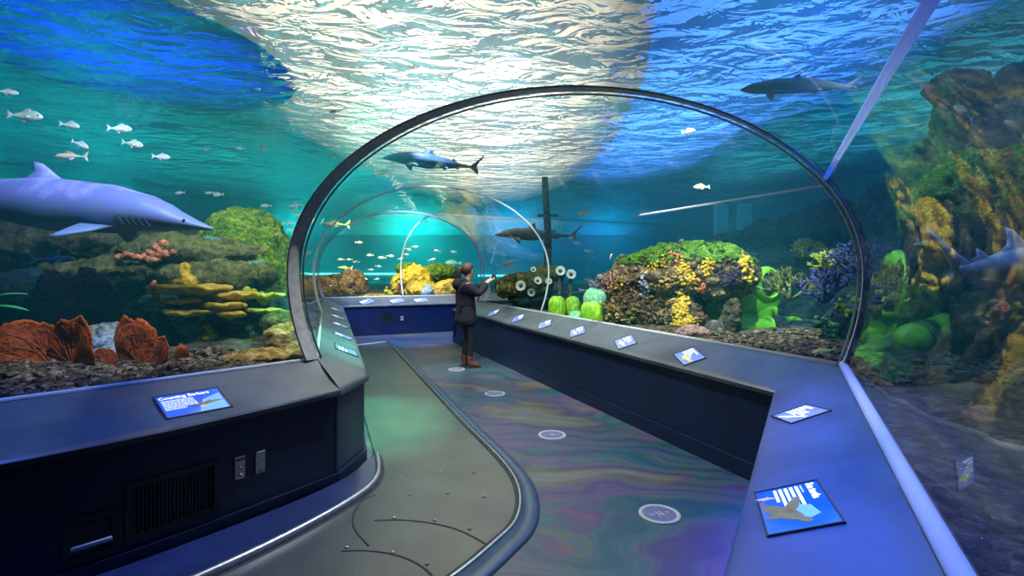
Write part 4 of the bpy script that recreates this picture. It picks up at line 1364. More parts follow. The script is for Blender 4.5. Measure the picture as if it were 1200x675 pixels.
# green leaves at the edge of the view
def blade_leaf(bm, p, ln, wd, az, el, seed):
    n = 12; rings = []
    u = Vector((math.cos(az)*math.cos(el), math.sin(az)*math.cos(el), math.sin(el)))
    s = u.cross(Vector((0, 0, 1))).normalized(); nn = s.cross(u)
    for i in range(n+1):
        t = i/n; w_ = wd*math.sin(PI*min(1, t*.96+.03))**.7
        c = p+u*ln*t+nn*(-.25*ln*t*t)
        rings.append([c-s*w_, c+nn*.006+nn*w_*.15, c+s*w_, c-nn*.004+nn*w_*.12])
    loft(bm, rings, close_u=True, cap=True)
for i, (x, y, a, e, lb) in enumerate([(2, 345, .2, .35, 'upper bright green leaf poking in over the big red fan'), (6, 355, 0.1, .1, 'middle bright green leaf poking in over the big red fan'), (0, 398, -.1, .2, 'lower bright green leaf beside the big red fan')]):
    bm = bmesh.new(); blade_leaf(bm, pos(x-12, y+4, 4.4), .26, .045, a, e, i); fixn(bm)
    put('sea_leaf', bm, M['leaf'], lb, 'leaf')

# ---- far reef beyond the turn
rk(385, 338, 14.2, 92, 34, 1.2, 'rk_brown', 'rust brown reef rock beyond the green lit shelf', 61, .12, 2.2, .05, extra=[(412, 334, 14.0, 36, 36, .9)])
rk(440, 349, 13.9, 60, 9, .6, 'rk_tan', 'low tan rubble rock between the brown reef and the yellow coral', 62, .06, 3, .04)
yr = rk(487, 331, 14.3, 40, 40, .9, 'yel', 'upright yellow coral rock beyond the far console', 63, .10, 3.2, .04, extra=[(470, 334, 14.4, 26, 32, .6), (494, 340, 14.1, 36, 22, .7)])
rk(475, 314, 14.4, 24, 12, .5, 'moss', 'green algae cap on the upright yellow coral rock', 64, .05, 4, .03)
rk(514, 320, 14.8, 46, 20, .8, 'moss', 'green topped rock behind the small pale arch', 65, .08, 3, .04)
rk(528, 340, 14.0, 46, 26, .7, 'yel', 'golden coral rock beside the person, beyond the far console', 66, .08, 3, .04)
rk(502, 342, 13.9, 20, 16, .5, 'white', 'blue grey rock between the two yellow coral rocks', 67, .06, 4, .03)
colony_at([(452, 345), (456, 342)], 13.9, .07, 16, 'yelgreen', 'yellow green coral tuft beside the upright yellow coral rock', seed=20)

# ---- encrusted mushroom rock
D = 6.3
mush = blobs([bx(772, 358, 6.95, 112, 78, .8), bx(757, 330, 7.05, 96, 66, .8), bx(800, 318, 6.75, 130, 64, .9), bx(846, 322, 6.45, 82, 66, .8), bx(796, 373, 6.6, 60, 56, .7), bx(738, 367, 7.15, 58, 50, .6)], .022)
craggy(mush, .075, 3.6, 71, .9)
craggy(mush, .018, 14, 72, .6)
for v in mush.verts: v.co.z = max(v.co.z, SAND-.05)
mo = put('encrusted_rock', mush, M['rk_shroom'], 'big brown encrusted rock with a green algae top overhanging beside the lime hull', 'rock')
mt = bvh_of(mo)
# algae carpet on its top, a mesh of its own
def carpet(rock, m, name, zmin, nmin, lift, seed, amp=.03):
    b = bmesh.new(); b.from_mesh(rock.data); b.normal_update()
    kill = [f for f in b.faces if f.normal.z+.35*noise.noise(f.calc_center_median()*3.5+Vector((seed, 0, 0))) < nmin or f.calc_center_median().z+rock.location.z < zmin+.12*noise.noise(f.calc_center_median()*2)]
    bmesh.ops.delete(b, geom=kill, context='FACES')
    bmesh.ops.delete(b, geom=[v for v in b.verts if not v.link_faces], context='VERTS')
    r = bmesh.ops.extrude_face_region(b, geom=b.faces[:])
    for v in [g for g in r['geom'] if isinstance(g, bmesh.types.BMVert)]:
        v.co += v.normal*(lift+amp*abs(noise.noise(v.co*12))+amp*.8*abs(noise.noise(v.co*34)))
    fixn(b)
    return obj(name, b, m, rock)
carpet(mo, M['turf'], 'algae_mat', 1.66, .25, .012, 2)
def colony_on(t, path, r, n, m, label, seed, cat='coral', name='knobby_coral', spread=1.9, lift=.3):
    rr = random.Random(seed); bm = bmesh.new(); c0 = None
    for k in range(n):
        i = rr.randrange(len(path)-1) if len(path) > 1 else 0
        u = rr.random()
        a = path[i]; b = path[min(i+1, len(path)-1)]
        x = a[0]+(b[0]-a[0])*u+rr.gauss(0, 2.2*spread); y = a[1]+(b[1]-a[1])*u+rr.gauss(0, 2.2*spread)
        p, nn = hit(t, x, y)
        if p is None: continue
        if c0 is None: c0 = p
        if abs(p.y-c0.y) > .7: continue
        s = r*rr.uniform(.55, 1.2)
        ball(bm, p+nn*s*lift, s, 2)
    for v in bm.verts: v.co += Vector((noise.noise(v.co*30), noise.noise(v.co*30+Vector((5, 0, 0))), noise.noise(v.co*30+Vector((0, 5, 0)))))*r*.3
    if len(bm.verts) == 0: print('EMPTY', label); return
    return put(name, bm, M[m], label, cat)
for i, (pth, r, n, mm, lb) in enumerate([
    ([(868, 300), (878, 297), (876, 312), (880, 328)], .024, 110, 'yel', 'yellow coral hanging down the overhanging end of the mushroom rock'),
    ([(798, 345), (800, 360), (795, 372), (806, 380), (790, 384), (815, 378)], .022, 330, 'yel', 'large golden coral cascade down the middle of the mushroom rock'),
    ([(799, 312), (803, 318)], .02, 46, 'yel', 'yellow coral clump under the grass of the mushroom rock'),
    ([(806, 325), (812, 335)], .02, 60, 'yel', 'bright yellow coral clump above the golden cascade'),
    ([(826, 318), (834, 302)], .018, 70, 'yel', 'narrow yellow coral stripe below the algae edge'),
    ([(755, 313), (780, 307)], .016, 60, 'yel', 'thin horizontal yellow coral band below the algae'),
    ([(716, 340), (724, 324)], .017, 60, 'yel', 'yellow coral streak on the shorter end of the mushroom rock'),
    ([(765, 284), (785, 282)], .018, 46, 'orange', 'orange coral crest on top of the mushroom rock'),
    ([(785, 298), (802, 294)], .018, 46, 'orange', 'orange coral patch amid the green algae top'),
    ([(838, 362), (842, 372), (832, 368)], .022, 60, 'orange', 'rusty red coral lump under the overhang'),
    ([(820, 335), (830, 340)], .024, 16, 'orange', 'rust coral beside the dark hollow of the overhang'),
    ([(765, 345), (775, 335), (770, 355), (785, 350)], .022, 80, 'rk_tan', 'tan honeycomb coral patch on the face of the mushroom rock'),
    ([(752, 318), (756, 330), (754, 342)], .02, 30, 'white', 'pale grey coral streak on the face of the mushroom rock'),
    ([(735, 360), (742, 372), (730, 375)], .022, 40, 'olivebush', 'olive knobs low on the face of the mushroom rock'),
    ([(725, 350), (745, 352), (760, 365), (745, 375), (770, 378), (785, 370)], .019, 260, 'rk_shroom', 'brown pimpled crust over the lower face of the mushroom rock'),
    ([(730, 318), (745, 325), (740, 340), (722, 345)], .018, 120, 'rk_brown', 'rusty pimpled crust on the shorter end of the mushroom rock'),
    ([(785, 325), (792, 340), (778, 330), (786, 352)], .018, 140, 'rk_tan', 'tan pimpled crust beside the golden cascade'),
    ([(815, 345), (822, 360), (830, 380), (818, 372)], .02, 110, 'rk_brown', 'rust red crust on the stem of the mushroom rock'),
    ([(840, 318), (855, 330), (865, 320), (850, 342)], .018, 90, 'dkpurple', 'dark maroon crust inside the overhang of the mushroom rock'),
    ([(745, 388), (770, 390), (755, 380)], .018, 120, 'olivebush', 'olive crust along the foot of the mushroom rock'),
    ([(712, 352), (718, 365), (724, 380)], .018, 70, 'rk_tan', 'tan crust at the edge of the mushroom rock nearest the sponges')]):
    colony_on(mt, pth, r, n, mm, lb, 100+i)
for i, (x, y, lb) in enumerate([(799, 276, 'small pale sponge ball perched on the highest point of the mushroom rock'), (729, 303, 'pale sponge ball on the shoulder of the mushroom rock'), (813, 313, 'grey sponge ball on the mushroom rock face')]):
    for dy in range(0, 40):
        p, nn = hit(mt, x, y+dy)
        if p is not None: break
    bm = bmesh.new(); ball(bm, p+Vector((0, 0, .02)), .045, 3); put('ball_sponge', craggy(bm, .008, 20, i), M['rk_grey'], lb, 'sponge')
rk(812, 391, 5.65, 44, 20, .34, 'rk_pink', 'pinkish lumpy stone at the foot of the mushroom rock', 80, .025, 9, .012)
rk(775, 395, 5.75, 70, 12, .4, 'rk_tan', 'low sandy rubble stone along the foot of the mushroom rock', 81, .03, 6, .02)
rk(857, 374, 6.0, 15, 50, .3, 'rk_dark', 'dark upright rock between the mushroom rock and the lime hull', 82, .05, 6, .016, extra=[(851, 384, 6.0, 14, 34, .3), (861, 364, 6.0, 12, 30, .25)])
rk(838, 388, 5.8, 22, 26, .3, 'rk_grey', 'small grey stone beside the pinkish stone', 83, .02, 7, .015)

# ---- barrel sponges
def sponge(px, pyb, d, wpx, hpx, m, label, seed):
    r = wpx/2*d/600; h = hpx*d/600
    bm = bmesh.new(); n = 48; rings = []
    for t, q in ((0, .82), (.12, .95), (.4, 1.0), (.7, .98), (.86, .86), (.95, .66), (1.0, .42), (.97, .30), (.80, .24), (.6, .2)):
        rings.append([Vector((r*q*(1+.045*math.cos(12*2*PI*k/n))*math.cos(2*PI*k/n), r*q*(1+.045*math.cos(12*2*PI*k/n))*math.sin(2*PI*k/n), h*t)) for k in range(n)])
    loft(bm, rings, close_u=True, cap=True); fixn(bm)
    for v in bm.verts: v.co += v.co*.05*noise.noise(v.co*9+Vector((seed, 0, 0)))
    p = pos(px, pyb, d)
    o = obj('barrel_sponge', bm, M[m], None, True, p)
    return tag(o, label, 'sponge')
sponge(653, 376, 7.9, 20, 29, 'sponge', 'tall lime barrel sponge just past the thin arched joint', 1)
sponge(671, 370, 8.1, 17, 22, 'sponge', 'small lime barrel sponge behind the others', 2)
sponge(694, 382, 7.4, 27, 28, 'sponge', 'wide lime barrel sponge nearest the mushroom rock', 3)
sponge(676, 380, 7.6, 20, 15, 'spongemint', 'low mint green sponge between the lime barrels', 4)
sponge(697, 372, 7.9, 26, 34, 'spongemint', 'mint green sponge behind the wide lime barrel', 5)

# ---- lime hull with pontoon floats
def lathe_x(bm, prof, c, n=36, rot=None):
    rings = []
    for x, r in prof: rings.append([Vector((x, r*math.cos(2*PI*k/n), r*math.sin(2*PI*k/n))) for k in range(n)])
    b = bmesh.new(); loft(b, rings, close_u=True, cap=True); fixn(b)
    b.transform(Matrix.Translation(c) @ (rot.to_4x4() if rot else Matrix.Identity(4)))
    me = bpy.data.meshes.new('l'); b.to_mesh(me); b.free(); bm.from_mesh(me); bpy.data.meshes.remove(me)
def pill(L, r, a=0.0, b=1.0, k=1.0):
    """profile of a round-ended cylinder between fractions a..b"""
    out = []
    for i in range(25):
        u = a+(b-a)*i/24
        x = -L/2+L*u
        e = min(x+L/2, L/2-x)
        q = r if e >= r else math.sqrt(max(1e-6, r*r-(r-e)**2))
        out.append((x, max(.002, q*k)))
    return out
hp = pos(893, 384, 6.75)
H = empty('toy_submarine', (hp.x, hp.y, SAND), R(-4))
tag(H, 'lime green sunken submarine hull with a round porthole and a banded pontoon', 'submarine')
sc_ = 6.75/600
def hobj(nm, bm, m, smooth=True): return obj(nm, bm, M[m], H, smooth)
zc = hp.z-SAND
r_ = 14.5*sc_
bm = bmesh.new(); lathe_x(bm, pill(122*sc_, r_), Vector((-16*sc_, -.12, zc))); hobj('pontoon', bm, 'lime')
bm = bmesh.new(); lathe_x(bm, [(x, r_*1.025) for x in (5*sc_, 5.5*sc_, 19*sc_, 19.5*sc_)], Vector((0, -.12, zc))); hobj('pontoon_band', bm, 'hullblack')
bm = bmesh.new(); lathe_x(bm, pill(122*sc_, r_), Vector((-16*sc_, .52, zc))); hobj('pontoon', bm, 'lime')
zc2 = zc+38*sc_
bm = bmesh.new()
ball(bm, (-22*sc_, .2, zc2-8*sc_), 1, 4, (50*sc_, .30, 26*sc_)); b3 = remesh(bm, .02); hobj('hull', b3, 'lime')
bm = bmesh.new()
rbox(bm, (-18*sc_, .2, zc+17*sc_), (70*sc_, .5, 16*sc_), .03); hobj('keel', bm, 'lime', False)
rot = Matrix.Rotation(R(-62), 3, 'Z')
nc = Vector((4*sc_, .0, zc2+13*sc_))
bm = bmesh.new(); lathe_x(bm, [(-.22, .05), (-.20, .17), (-.08, .225), (.02, .235), (.07, .215), (.09, .18), (.085, .165), (.04, .15), (.03, .02)], nc, 40, rot); hobj('nose', bm, 'lime')
bm = bmesh.new(); lathe_x(bm, [(.02, .02), (.05, .155), (.075, .13), (.095, .07), (.10, .01)], nc, 40, rot); pn = hobj('porthole', bm, 'porthole')
bm = bmesh.new(); box(bm, (-52*sc_, -.16, zc2-4*sc_), (30*sc_, .04, 16*sc_), Matrix.Rotation(R(12), 3, 'Y')); hobj('fin', bm, 'lime', False)
for x in (-44*sc_, 2*sc_):
    bm = bmesh.new(); tube(bm, [(x, -.12, zc), (x+.02, .0, zc+12*sc_), (x+.02, .2, zc+22*sc_)], .03, 8); hobj('strut', bm, 'lime')
hp = pos(1088, 392, 4.5)
H = empty('toy_submarine', (hp.x, hp.y, SAND), R(24))
tag(H, 'second lime green sunken pontoon lying among the dark rocks below the big fish tail', 'submarine')
sc_ = 4.5/600; zc = hp.z-SAND
bm = bmesh.new(); lathe_x(bm, pill(104*sc_, 17*sc_), Vector((0, 0, zc+2*sc_)), rot=Matrix.Rotation(R(-9), 3, 'Y')); hobj('pontoon', bm, 'lime')
bm = bmesh.new(); lathe_x(bm, [(x, 17.6*sc_) for x in (-26*sc_, -25*sc_, -9*sc_, -8*sc_)], Vector((0, 0, zc+2*sc_)), rot=Matrix.Rotation(R(-9), 3, 'Y')); hobj('pontoon_band', bm, 'teal')
bm = bmesh.new(); rbox(bm, (6*sc_, .1, zc+34*sc_), (60*sc_, .2, 42*sc_), .06, Matrix.Rotation(R(8), 3, 'Y')); hobj('hull', bm, 'moss')
bm = bmesh.new(); tube(bm, [(20*sc_, 0, zc), (20*sc_, .06, zc+20*sc_)], .03, 8); hobj('strut', bm, 'lime')

# ---- dark reef wall through the far and near glass
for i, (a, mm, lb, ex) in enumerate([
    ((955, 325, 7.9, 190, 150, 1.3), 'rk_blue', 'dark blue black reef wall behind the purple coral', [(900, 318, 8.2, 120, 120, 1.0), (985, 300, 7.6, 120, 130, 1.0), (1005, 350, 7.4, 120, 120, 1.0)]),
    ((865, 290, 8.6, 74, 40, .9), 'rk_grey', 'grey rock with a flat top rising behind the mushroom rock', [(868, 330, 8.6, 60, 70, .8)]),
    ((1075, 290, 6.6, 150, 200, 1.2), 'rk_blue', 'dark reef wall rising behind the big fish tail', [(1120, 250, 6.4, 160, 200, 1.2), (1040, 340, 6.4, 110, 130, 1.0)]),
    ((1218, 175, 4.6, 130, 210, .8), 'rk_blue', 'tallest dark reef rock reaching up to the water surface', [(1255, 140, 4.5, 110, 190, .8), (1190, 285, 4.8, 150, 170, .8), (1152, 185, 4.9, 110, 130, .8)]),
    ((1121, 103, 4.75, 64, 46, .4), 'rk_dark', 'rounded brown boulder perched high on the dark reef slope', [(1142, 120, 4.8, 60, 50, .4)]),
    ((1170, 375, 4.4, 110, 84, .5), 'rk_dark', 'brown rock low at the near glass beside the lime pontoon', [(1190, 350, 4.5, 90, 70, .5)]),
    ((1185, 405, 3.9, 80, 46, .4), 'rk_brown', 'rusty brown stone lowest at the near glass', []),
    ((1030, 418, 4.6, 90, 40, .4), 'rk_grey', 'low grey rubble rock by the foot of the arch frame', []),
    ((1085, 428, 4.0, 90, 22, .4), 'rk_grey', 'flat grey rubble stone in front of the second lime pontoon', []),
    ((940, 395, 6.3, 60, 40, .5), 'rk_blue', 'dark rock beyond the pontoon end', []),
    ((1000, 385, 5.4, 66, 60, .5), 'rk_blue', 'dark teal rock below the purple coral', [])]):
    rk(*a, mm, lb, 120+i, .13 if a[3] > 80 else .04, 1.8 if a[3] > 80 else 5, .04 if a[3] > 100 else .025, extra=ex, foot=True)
gm = rk(1145, 226, 4.25, 104, 90, .5, 'rk_dark', 'rock overgrown with green algae above the big fish tail', 140, .09, 3, .025, extra=[(1185, 215, 4.2, 90, 70, .5)])
carpet(gm, M['turf'], 'algae_mat', 2.0, -.35, .015, 5, .05)
gt = bvh_of(gm)
colony_on(gt, [(1098, 252), (1110, 256), (1105, 268), (1108, 280)], .017, 120, 'yel', 'yellow coral dripping from the green overgrown rock', 201, lift=.9)
colony_on(gt, [(1148, 240), (1158, 250), (1164, 262)], .015, 60, 'yel', 'yellow coral streak in the middle of the green overgrown rock', 202, lift=.9)
colony_at([(1106, 278), (1108, 286), (1111, 295)], 4.1, .017, 60, 'yel', 'lower yellow coral drip below the green overgrown rock', seed=31)
colony_at([(1180, 183), (1192, 186)], 4.1, .025, 22, 'orange', 'orange coral crumbs on top of the green overgrown rock', seed=32)
colony_at([(1165, 365), (1172, 360), (1168, 372)], 4.05, .03, 24, 'orange', 'dull red coral lump on the low brown rock', seed=33)
colony_at([(1188, 372), (1196, 366), (1192, 360)], 4.0, .025, 16, 'yel', 'small golden coral knobs on the low brown rock', seed=34)
colony_at([(985, 360), (1000, 352), (992, 366), (1005, 364)], 5.2, .026, 46, 'yelgreen', 'yellowish coral buds below the purple coral', seed=35)
colony_at([(985, 385), (965, 378), (1000, 392), (975, 392)], 5.3, .04, 60, 'teal', 'green coral bed under the purple coral', seed=36)

# branching corals
def branch_bm(h, spread, n, r0, seed, dep=3):
    rr = random.Random(seed); bm = bmesh.new()
    def go(p, d, ln, r, k):
        pts = [p]; 
        for i in range(3):
            d = (d+Vector((rr.gauss(0, .22), rr.gauss(0, .22), rr.gauss(.05, .15)))).normalized()
            p = p+d*ln/3; pts.append(p)
        tube(bm, pts, [r, r*.92, r*.85, r*.78], 6)
        if k == 0: ball(bm, p, r*.95, 1)
        else:
            for _ in range(rr.choice((2, 3))): go(p, (d+Vector((rr.gauss(0, .6), rr.gauss(0, .5), rr.gauss(.1, .4)))).normalized(), ln*.72, r*.75, k-1)
    for i in range(n):
        a = 2*PI*i/n
        go(Vector((0, 0, 0)), Vector((math.cos(a)*spread, math.sin(a)*spread*.6, .9)).normalized(), h*.42, r0, dep)
    return bm
def branch(px, py, d, hpx, m, label, seed, spread=.8, n=6, r0=.02):
    o = obj('branching_coral', branch_bm(hpx*d/600, spread, n, r0, seed), M[m], None, True, pos(px, py, d))
    return tag(o, label, 'coral')
branch(966, 355, 5.15, 42, 'purple', 'violet blue branching coral beside the dark arch frame', 1, 1.0, 7, .022)
branch(925, 352, 6.1, 40, 'olivebush', 'feathery olive branching coral in front of the lime nose', 2, 1.1, 9, .016)
branch(972, 318, 5.8, 26, 'yelgreen', 'yellow green tufted coral above the violet coral', 3, 1.3, 7, .02)
branch(1015, 340, 5.4, 60, 'purple', 'bluish branching coral seen through the near glass by the frame', 4, .5, 7, .022)
branch(1052, 350, 5.4, 40, 'olivebush', 'dull green branching coral left of the fish tail fins'.replace('left of', 'under'), 5, 1.0, 8, .018)
branch(1070, 398, 4.9, 60, 'teal', 'teal branching coral beside the second lime pontoon', 6, .6, 7, .02)
branch(945, 300, 7.1, 22, 'olivebush', 'small olive tuft on the dark reef wall', 7, 1.4, 7, .02)
branch(712, 345, 6.2, 26, 'rk_pink', 'small pale branching coral at the mushroom rock shoulder', 8, .9, 5, .014)
branch(692, 352, 8.4, 26, 'white', 'thin pale coral stalk rising behind the barrel sponges', 9, .15, 2, .012)

# ---- boulders with white anemones, and the mast
D = 9.6
an = rk(622, 334, D, 74, 32, .7, 'rk_olive', 'dark olive rock dotted with white anemones beyond the thin arched joint', 160, .07, 3, .03, extra=[(640, 322, D, 44, 20, .6), (600, 338, D, 40, 22, .6)])
rk(625, 352, D, 60, 16, .6, 'rk_blue', 'dark footing stone under the anemone rock', 161, .05, 3, .03, foot=True)
at_ = bvh_of(an)
def anemone(px, py, d, r, label, t=None):
    p, nn = hit(t, px, py) if t else (None, None)
    if p is None: p = pos(px, py, d); nn = Vector((0, -1, 0.2)).normalized()
    q = nn.lerp(Vector((0, -1, .25)), .6).normalized().to_track_quat('Z', 'Y')
    o = empty('anemone', p-Vector((0, .02, 0))); o.rotation_mode = 'QUATERNION'; o.rotation_quaternion = q
    tag(o, label, 'anemone')
    bm = bmesh.new()
    n = 36
    loft(bm, [[Vector((r*a*(1+.06*math.cos(9*2*PI*k/n))*math.cos(2*PI*k/n), r*a*(1+.06*math.cos(9*2*PI*k/n))*math.sin(2*PI*k/n), z)) for k in range(n)] for a, z in ((.3, -.06), (.5, 0), (.95, .035), (1.0, .05), (.9, .055), (.55, .03), (.1, .025))], close_u=True, cap=True); fixn(bm)
    obj('disc', bm, M['white2'], o)
    bm = bmesh.new(); ball(bm, (0, 0, .035), r*.42, 2, (1, 1, .4)); obj('mouth', bm, M['rk_grey'], o)
M['white2'] = plain('white anemone flesh', (.62, .68, .62), .6, var=.2, scale=20)
for i, (x, y, r, lb) in enumerate([(611, 335, .095, 'largest white anemone in the middle of the olive rock'), (622, 342, .075, 'white anemone low on the olive rock'), (629.5, 330, .075, 'white anemone on the dark upper part of the olive rock'), (642.5, 330, .06, 'white anemone at the olive rock edge near the mast'), (625, 317, .055, 'small white anemone on the crest of the olive rock')]):
    anemone(x, y, D, r, lb, at_)
for i, (x, y, r, yb, lb) in enumerate([(656.5, 318, .085, 354, 'white anemone on the stalk behind the tall barrel sponge'), (669, 322, .085, 356, 'white anemone on the stalk behind the small barrel sponge')]):
    anemone(x, y, 9.0, r, lb)
    bm = bmesh.new(); tube(bm, [pos(x, y+1, 9.03), pos(x-.6, (y+yb)/2, 9.05), pos(x-.4, yb+3, 9.03)], [.03, .035, .05], 8)
    put('stalk', bm, M['rk_grey'], 'upright grey stalk carrying the '+lb.split(' on')[0]+(' behind the tall barrel sponge' if i == 0 else ' behind the small barrel sponge'), 'stalk')
p = pos(642, 318, 9.9)
bm = bmesh.new(); tube(bm, [(p.x, p.y, SAND), (p.x, p.y, 2.3), (p.x-.06, p.y, 3.36)], [.075, .07, .06], 12); tube(bm, [(p.x-.2, p.y, 2.62), (p.x+.2, p.y, 2.62)], .025, 8)
put('mast', bm, M['rk_grey'], 'grey mast post standing behind the anemone rock', 'mast')

# ---- pale panels on the tank's end wall and glowing strips for a distant lit ledge
M['pillar'] = plain('pale teal painted panel', (.75, .95, .92), .7, var=.1, scale=2)
for x, lb in ((845, 'pale teal column rising behind the mushroom rock'), (872, 'second pale teal column, beside the grey flat topped rock')):
    p = pos(x, 255, 14.0)
    bm = bmesh.new(); rbox(bm, (p.x, p.y, (SAND+3.36)/2-.05), (.36, .2, 3.36-SAND+.1), .03)
    put('column_panel', bm, M['pillar'], lb, 'column', smooth=False)
M['strip'] = plain('cyan glow of a lit ledge', (.5, 1, .95), .4, var=.02, emit=(.35, 1.0, .92), es=1.6)  # emission stands in for light falling on a far tunnel ledge
for (x0, x1, y, d, lb) in ((345, 470, 321, 26.8, 'pale cyan glowing strip for a distant lit ledge beyond the brown reef'), (560, 660, 323, 26.8, 'pale cyan glowing strip for a distant lit ledge behind the anemone rock')):
    a = pos(x0, y, d); b = pos(x1, y, d)
    bm = bmesh.new(); rbox(bm, ((a.x+b.x)/2, a.y, a.z), (b.x-a.x, .08, .10), .02)
    put('ledge_glow', bm, M['strip'], lb, 'light', smooth=False)

# ---- loose coral rubble, beyond counting
def rubble(regions, label, seed):
    rr = random.Random(seed); bm = bmesh.new()
    for (x0, x1, y0, y1, n) in regions:
        k = 0; tries = 0
        while k < n and tries < n*30:
            tries += 1
            px = rr.uniform(x0, x1); py = rr.uniform(y0, y1)
            x, y, _ = at(px, py, .84)
            if inside(x, y, poly) or dist_poly(x, y, poly) < .10: continue
            k += 1
            r = rr.uniform(.010, .042)*(1.5 if rr.random() < .12 else 1)
            vs = ball(bm, Vector((x, y, sand_z(x, y)+r*.25)), r, 1, (rr.uniform(.8, 1.9), rr.uniform(.7, 1.3), rr.uniform(.4, .8)), Matrix.Rotation(rr.uniform(0, 6), 3, 'Z'))
            for v in vs: v.co += Vector((noise.noise(v.co*31), noise.noise(v.co*31+Vector((9, 0, 0))), noise.noise(v.co*31+Vector((0, 9, 0)))))*r*.5
    o = obj('coral_rubble', bm, M['rubble'], None, False)
    return tag(o, label, 'rubble', kind='stuff')
M['rubble'] = spotty('coral rubble', [(0.25, (.02, .014, .009)), (.45, (.07, .048, .03)), (.6, (.15, .105, .065)), (.8, (.34, .27, .2))], 9, 5, .9, .6, .02, 50, .15, cellvar=.5)
rubble([(0, 370, 420, 470, 1500), (0, 340, 412, 425, 500)], 'broken coral rubble strewn over the sand before the sea fans', 1)
rubble([(690, 985, 388, 425, 900), (995, 1200, 395, 450, 900)], 'broken coral rubble strewn over the sand by the mushroom rock and the dark reef', 2)
# ================================================================ fish
def m_fish_skin(name, back, side, belly, zc=0.0, span=0.1, scale=14, rough=0.45, spots=0.25, axis='Z'):
    t = NT(name)
    tc = t.n('ShaderNodeTexCoord')
    sp = t.n('ShaderNodeSeparateXYZ'); t.l(tc.outputs['Generated'], sp.inputs[0])
    v = t.coord('Object')
    n = t.noise(v, scale, 4)
    f = t.math('ADD', sp.outputs['Z'], t.math('MULTIPLY', t.math('SUBTRACT', n, 0.5), spots))
    c = t.ramp(f, [(max(0.0, zc-.22), belly), (zc, side), (min(1, zc+.25), back)])
    return t.pbr(c, rough, 0, t.bump(n, .15, .01), 0.5)
M['shark'] = m_fish_skin('blue grey shark skin with lit back', (.34, .37, .64), (.15, .18, .46), (.14, .22, .40), .48, scale=5, spots=.9)  # light from above painted in: paler back, darker lower half; mottling is skin
M['sharkdim'] = m_fish_skin('grey olive shark skin', (.10, .13, .11), (.17, .20, .15), (.35, .38, .32), .5, scale=5)
M['palefish'] = m_fish_skin('pale beige fish skin', (.42, .40, .36), (.55, .52, .45), (.7, .68, .6), .5)
M['silver'] = m_fish_skin('silver fish', (.35, .42, .42), (.62, .68, .66), (.8, .82, .78), .5, spots=.15)
M['tanfish'] = m_fish_skin('tan fish', (.36, .27, .16), (.6, .5, .34), (.75, .7, .55), .5)
M['yelfish'] = m_fish_skin('yellow striped fish', (.5, .5, .12), (.75, .74, .35), (.8, .8, .65), .5)
M['greenfish'] = m_fish_skin('green blue fish', (.05, .22, .16), (.14, .40, .30), (.35, .55, .45), .5)
M['brownfish'] = m_fish_skin('brown grey fish', (.10, .07, .06), (.22, .16, .13), (.35, .3, .26), .5)
M['bluefish'] = m_fish_skin('deep blue fish', (.01, .03, .18), (.02, .07, .32), (.08, .16, .4), .5)
M['fisheye'] = plain('black fish eye', (.01, .01, .012), .15)

def fin(bm, pts, axis, th):
    """flat outline pts (3D, planar) thickened along axis; knife edges at the rim"""
    ax = Vector(axis).normalized()
    c = sum((Vector(p) for p in pts), Vector())/len(pts)
    a = [bm.verts.new(Vector(p)) for p in pts]
    i1 = [bm.verts.new(Vector(p).lerp(c, .35)+ax*th) for p in pts]
    i2 = [bm.verts.new(Vector(p).lerp(c, .35)-ax*th) for p in pts]
    n = len(pts)
    for k in range(n):
        bm.faces.new((a[k], a[(k+1) % n], i1[(k+1) % n], i1[k]))
        bm.faces.new((a[(k+1) % n], a[k], i2[k], i2[(k+1) % n]))
    bm.faces.new(i1); bm.faces.new(i2[::-1])

def interp(T, t):
    for (t0, *v0), (t1, *v1) in zip(T[:-1], T[1:]):
        if t <= t1:
            u = (t-t0)/(t1-t0); u = u*u*(3-2*u)*.5+u*.5
            return [a+(b-a)*u for a, b in zip(v0, v1)]
    return list(T[-1][1:])

def body(bm, L, T, bend=0.0, nr=48, n=24, ph=0.0):
    """T rows: t from tail 0 to nose 1, half height up, half height down, half width, centre rise (all in lengths)"""
    rings = []
    def spine(t):
        return Vector((L*(t-.5), bend*L*math.sin(PI*(1-t)*1.2+ph)*(1-t), 0))
    for i in range(nr+1):
        t = i/nr
        up, dn, wd, rz = interp(T, t)
        c = spine(t); c.z += rz*L
        rg = []
        for k in range(n):
            a = 2*PI*k/n
            sz = math.sin(a); cx = math.cos(a)
            rg.append(Vector((c.x, c.y+wd*L*cx*(1-.15*max(0, -sz)), c.z+(up if sz > 0 else dn)*L*sz)))
        rings.append(rg)
    loft(bm, rings, close_u=True, cap=True); fixn(bm)
    return spine

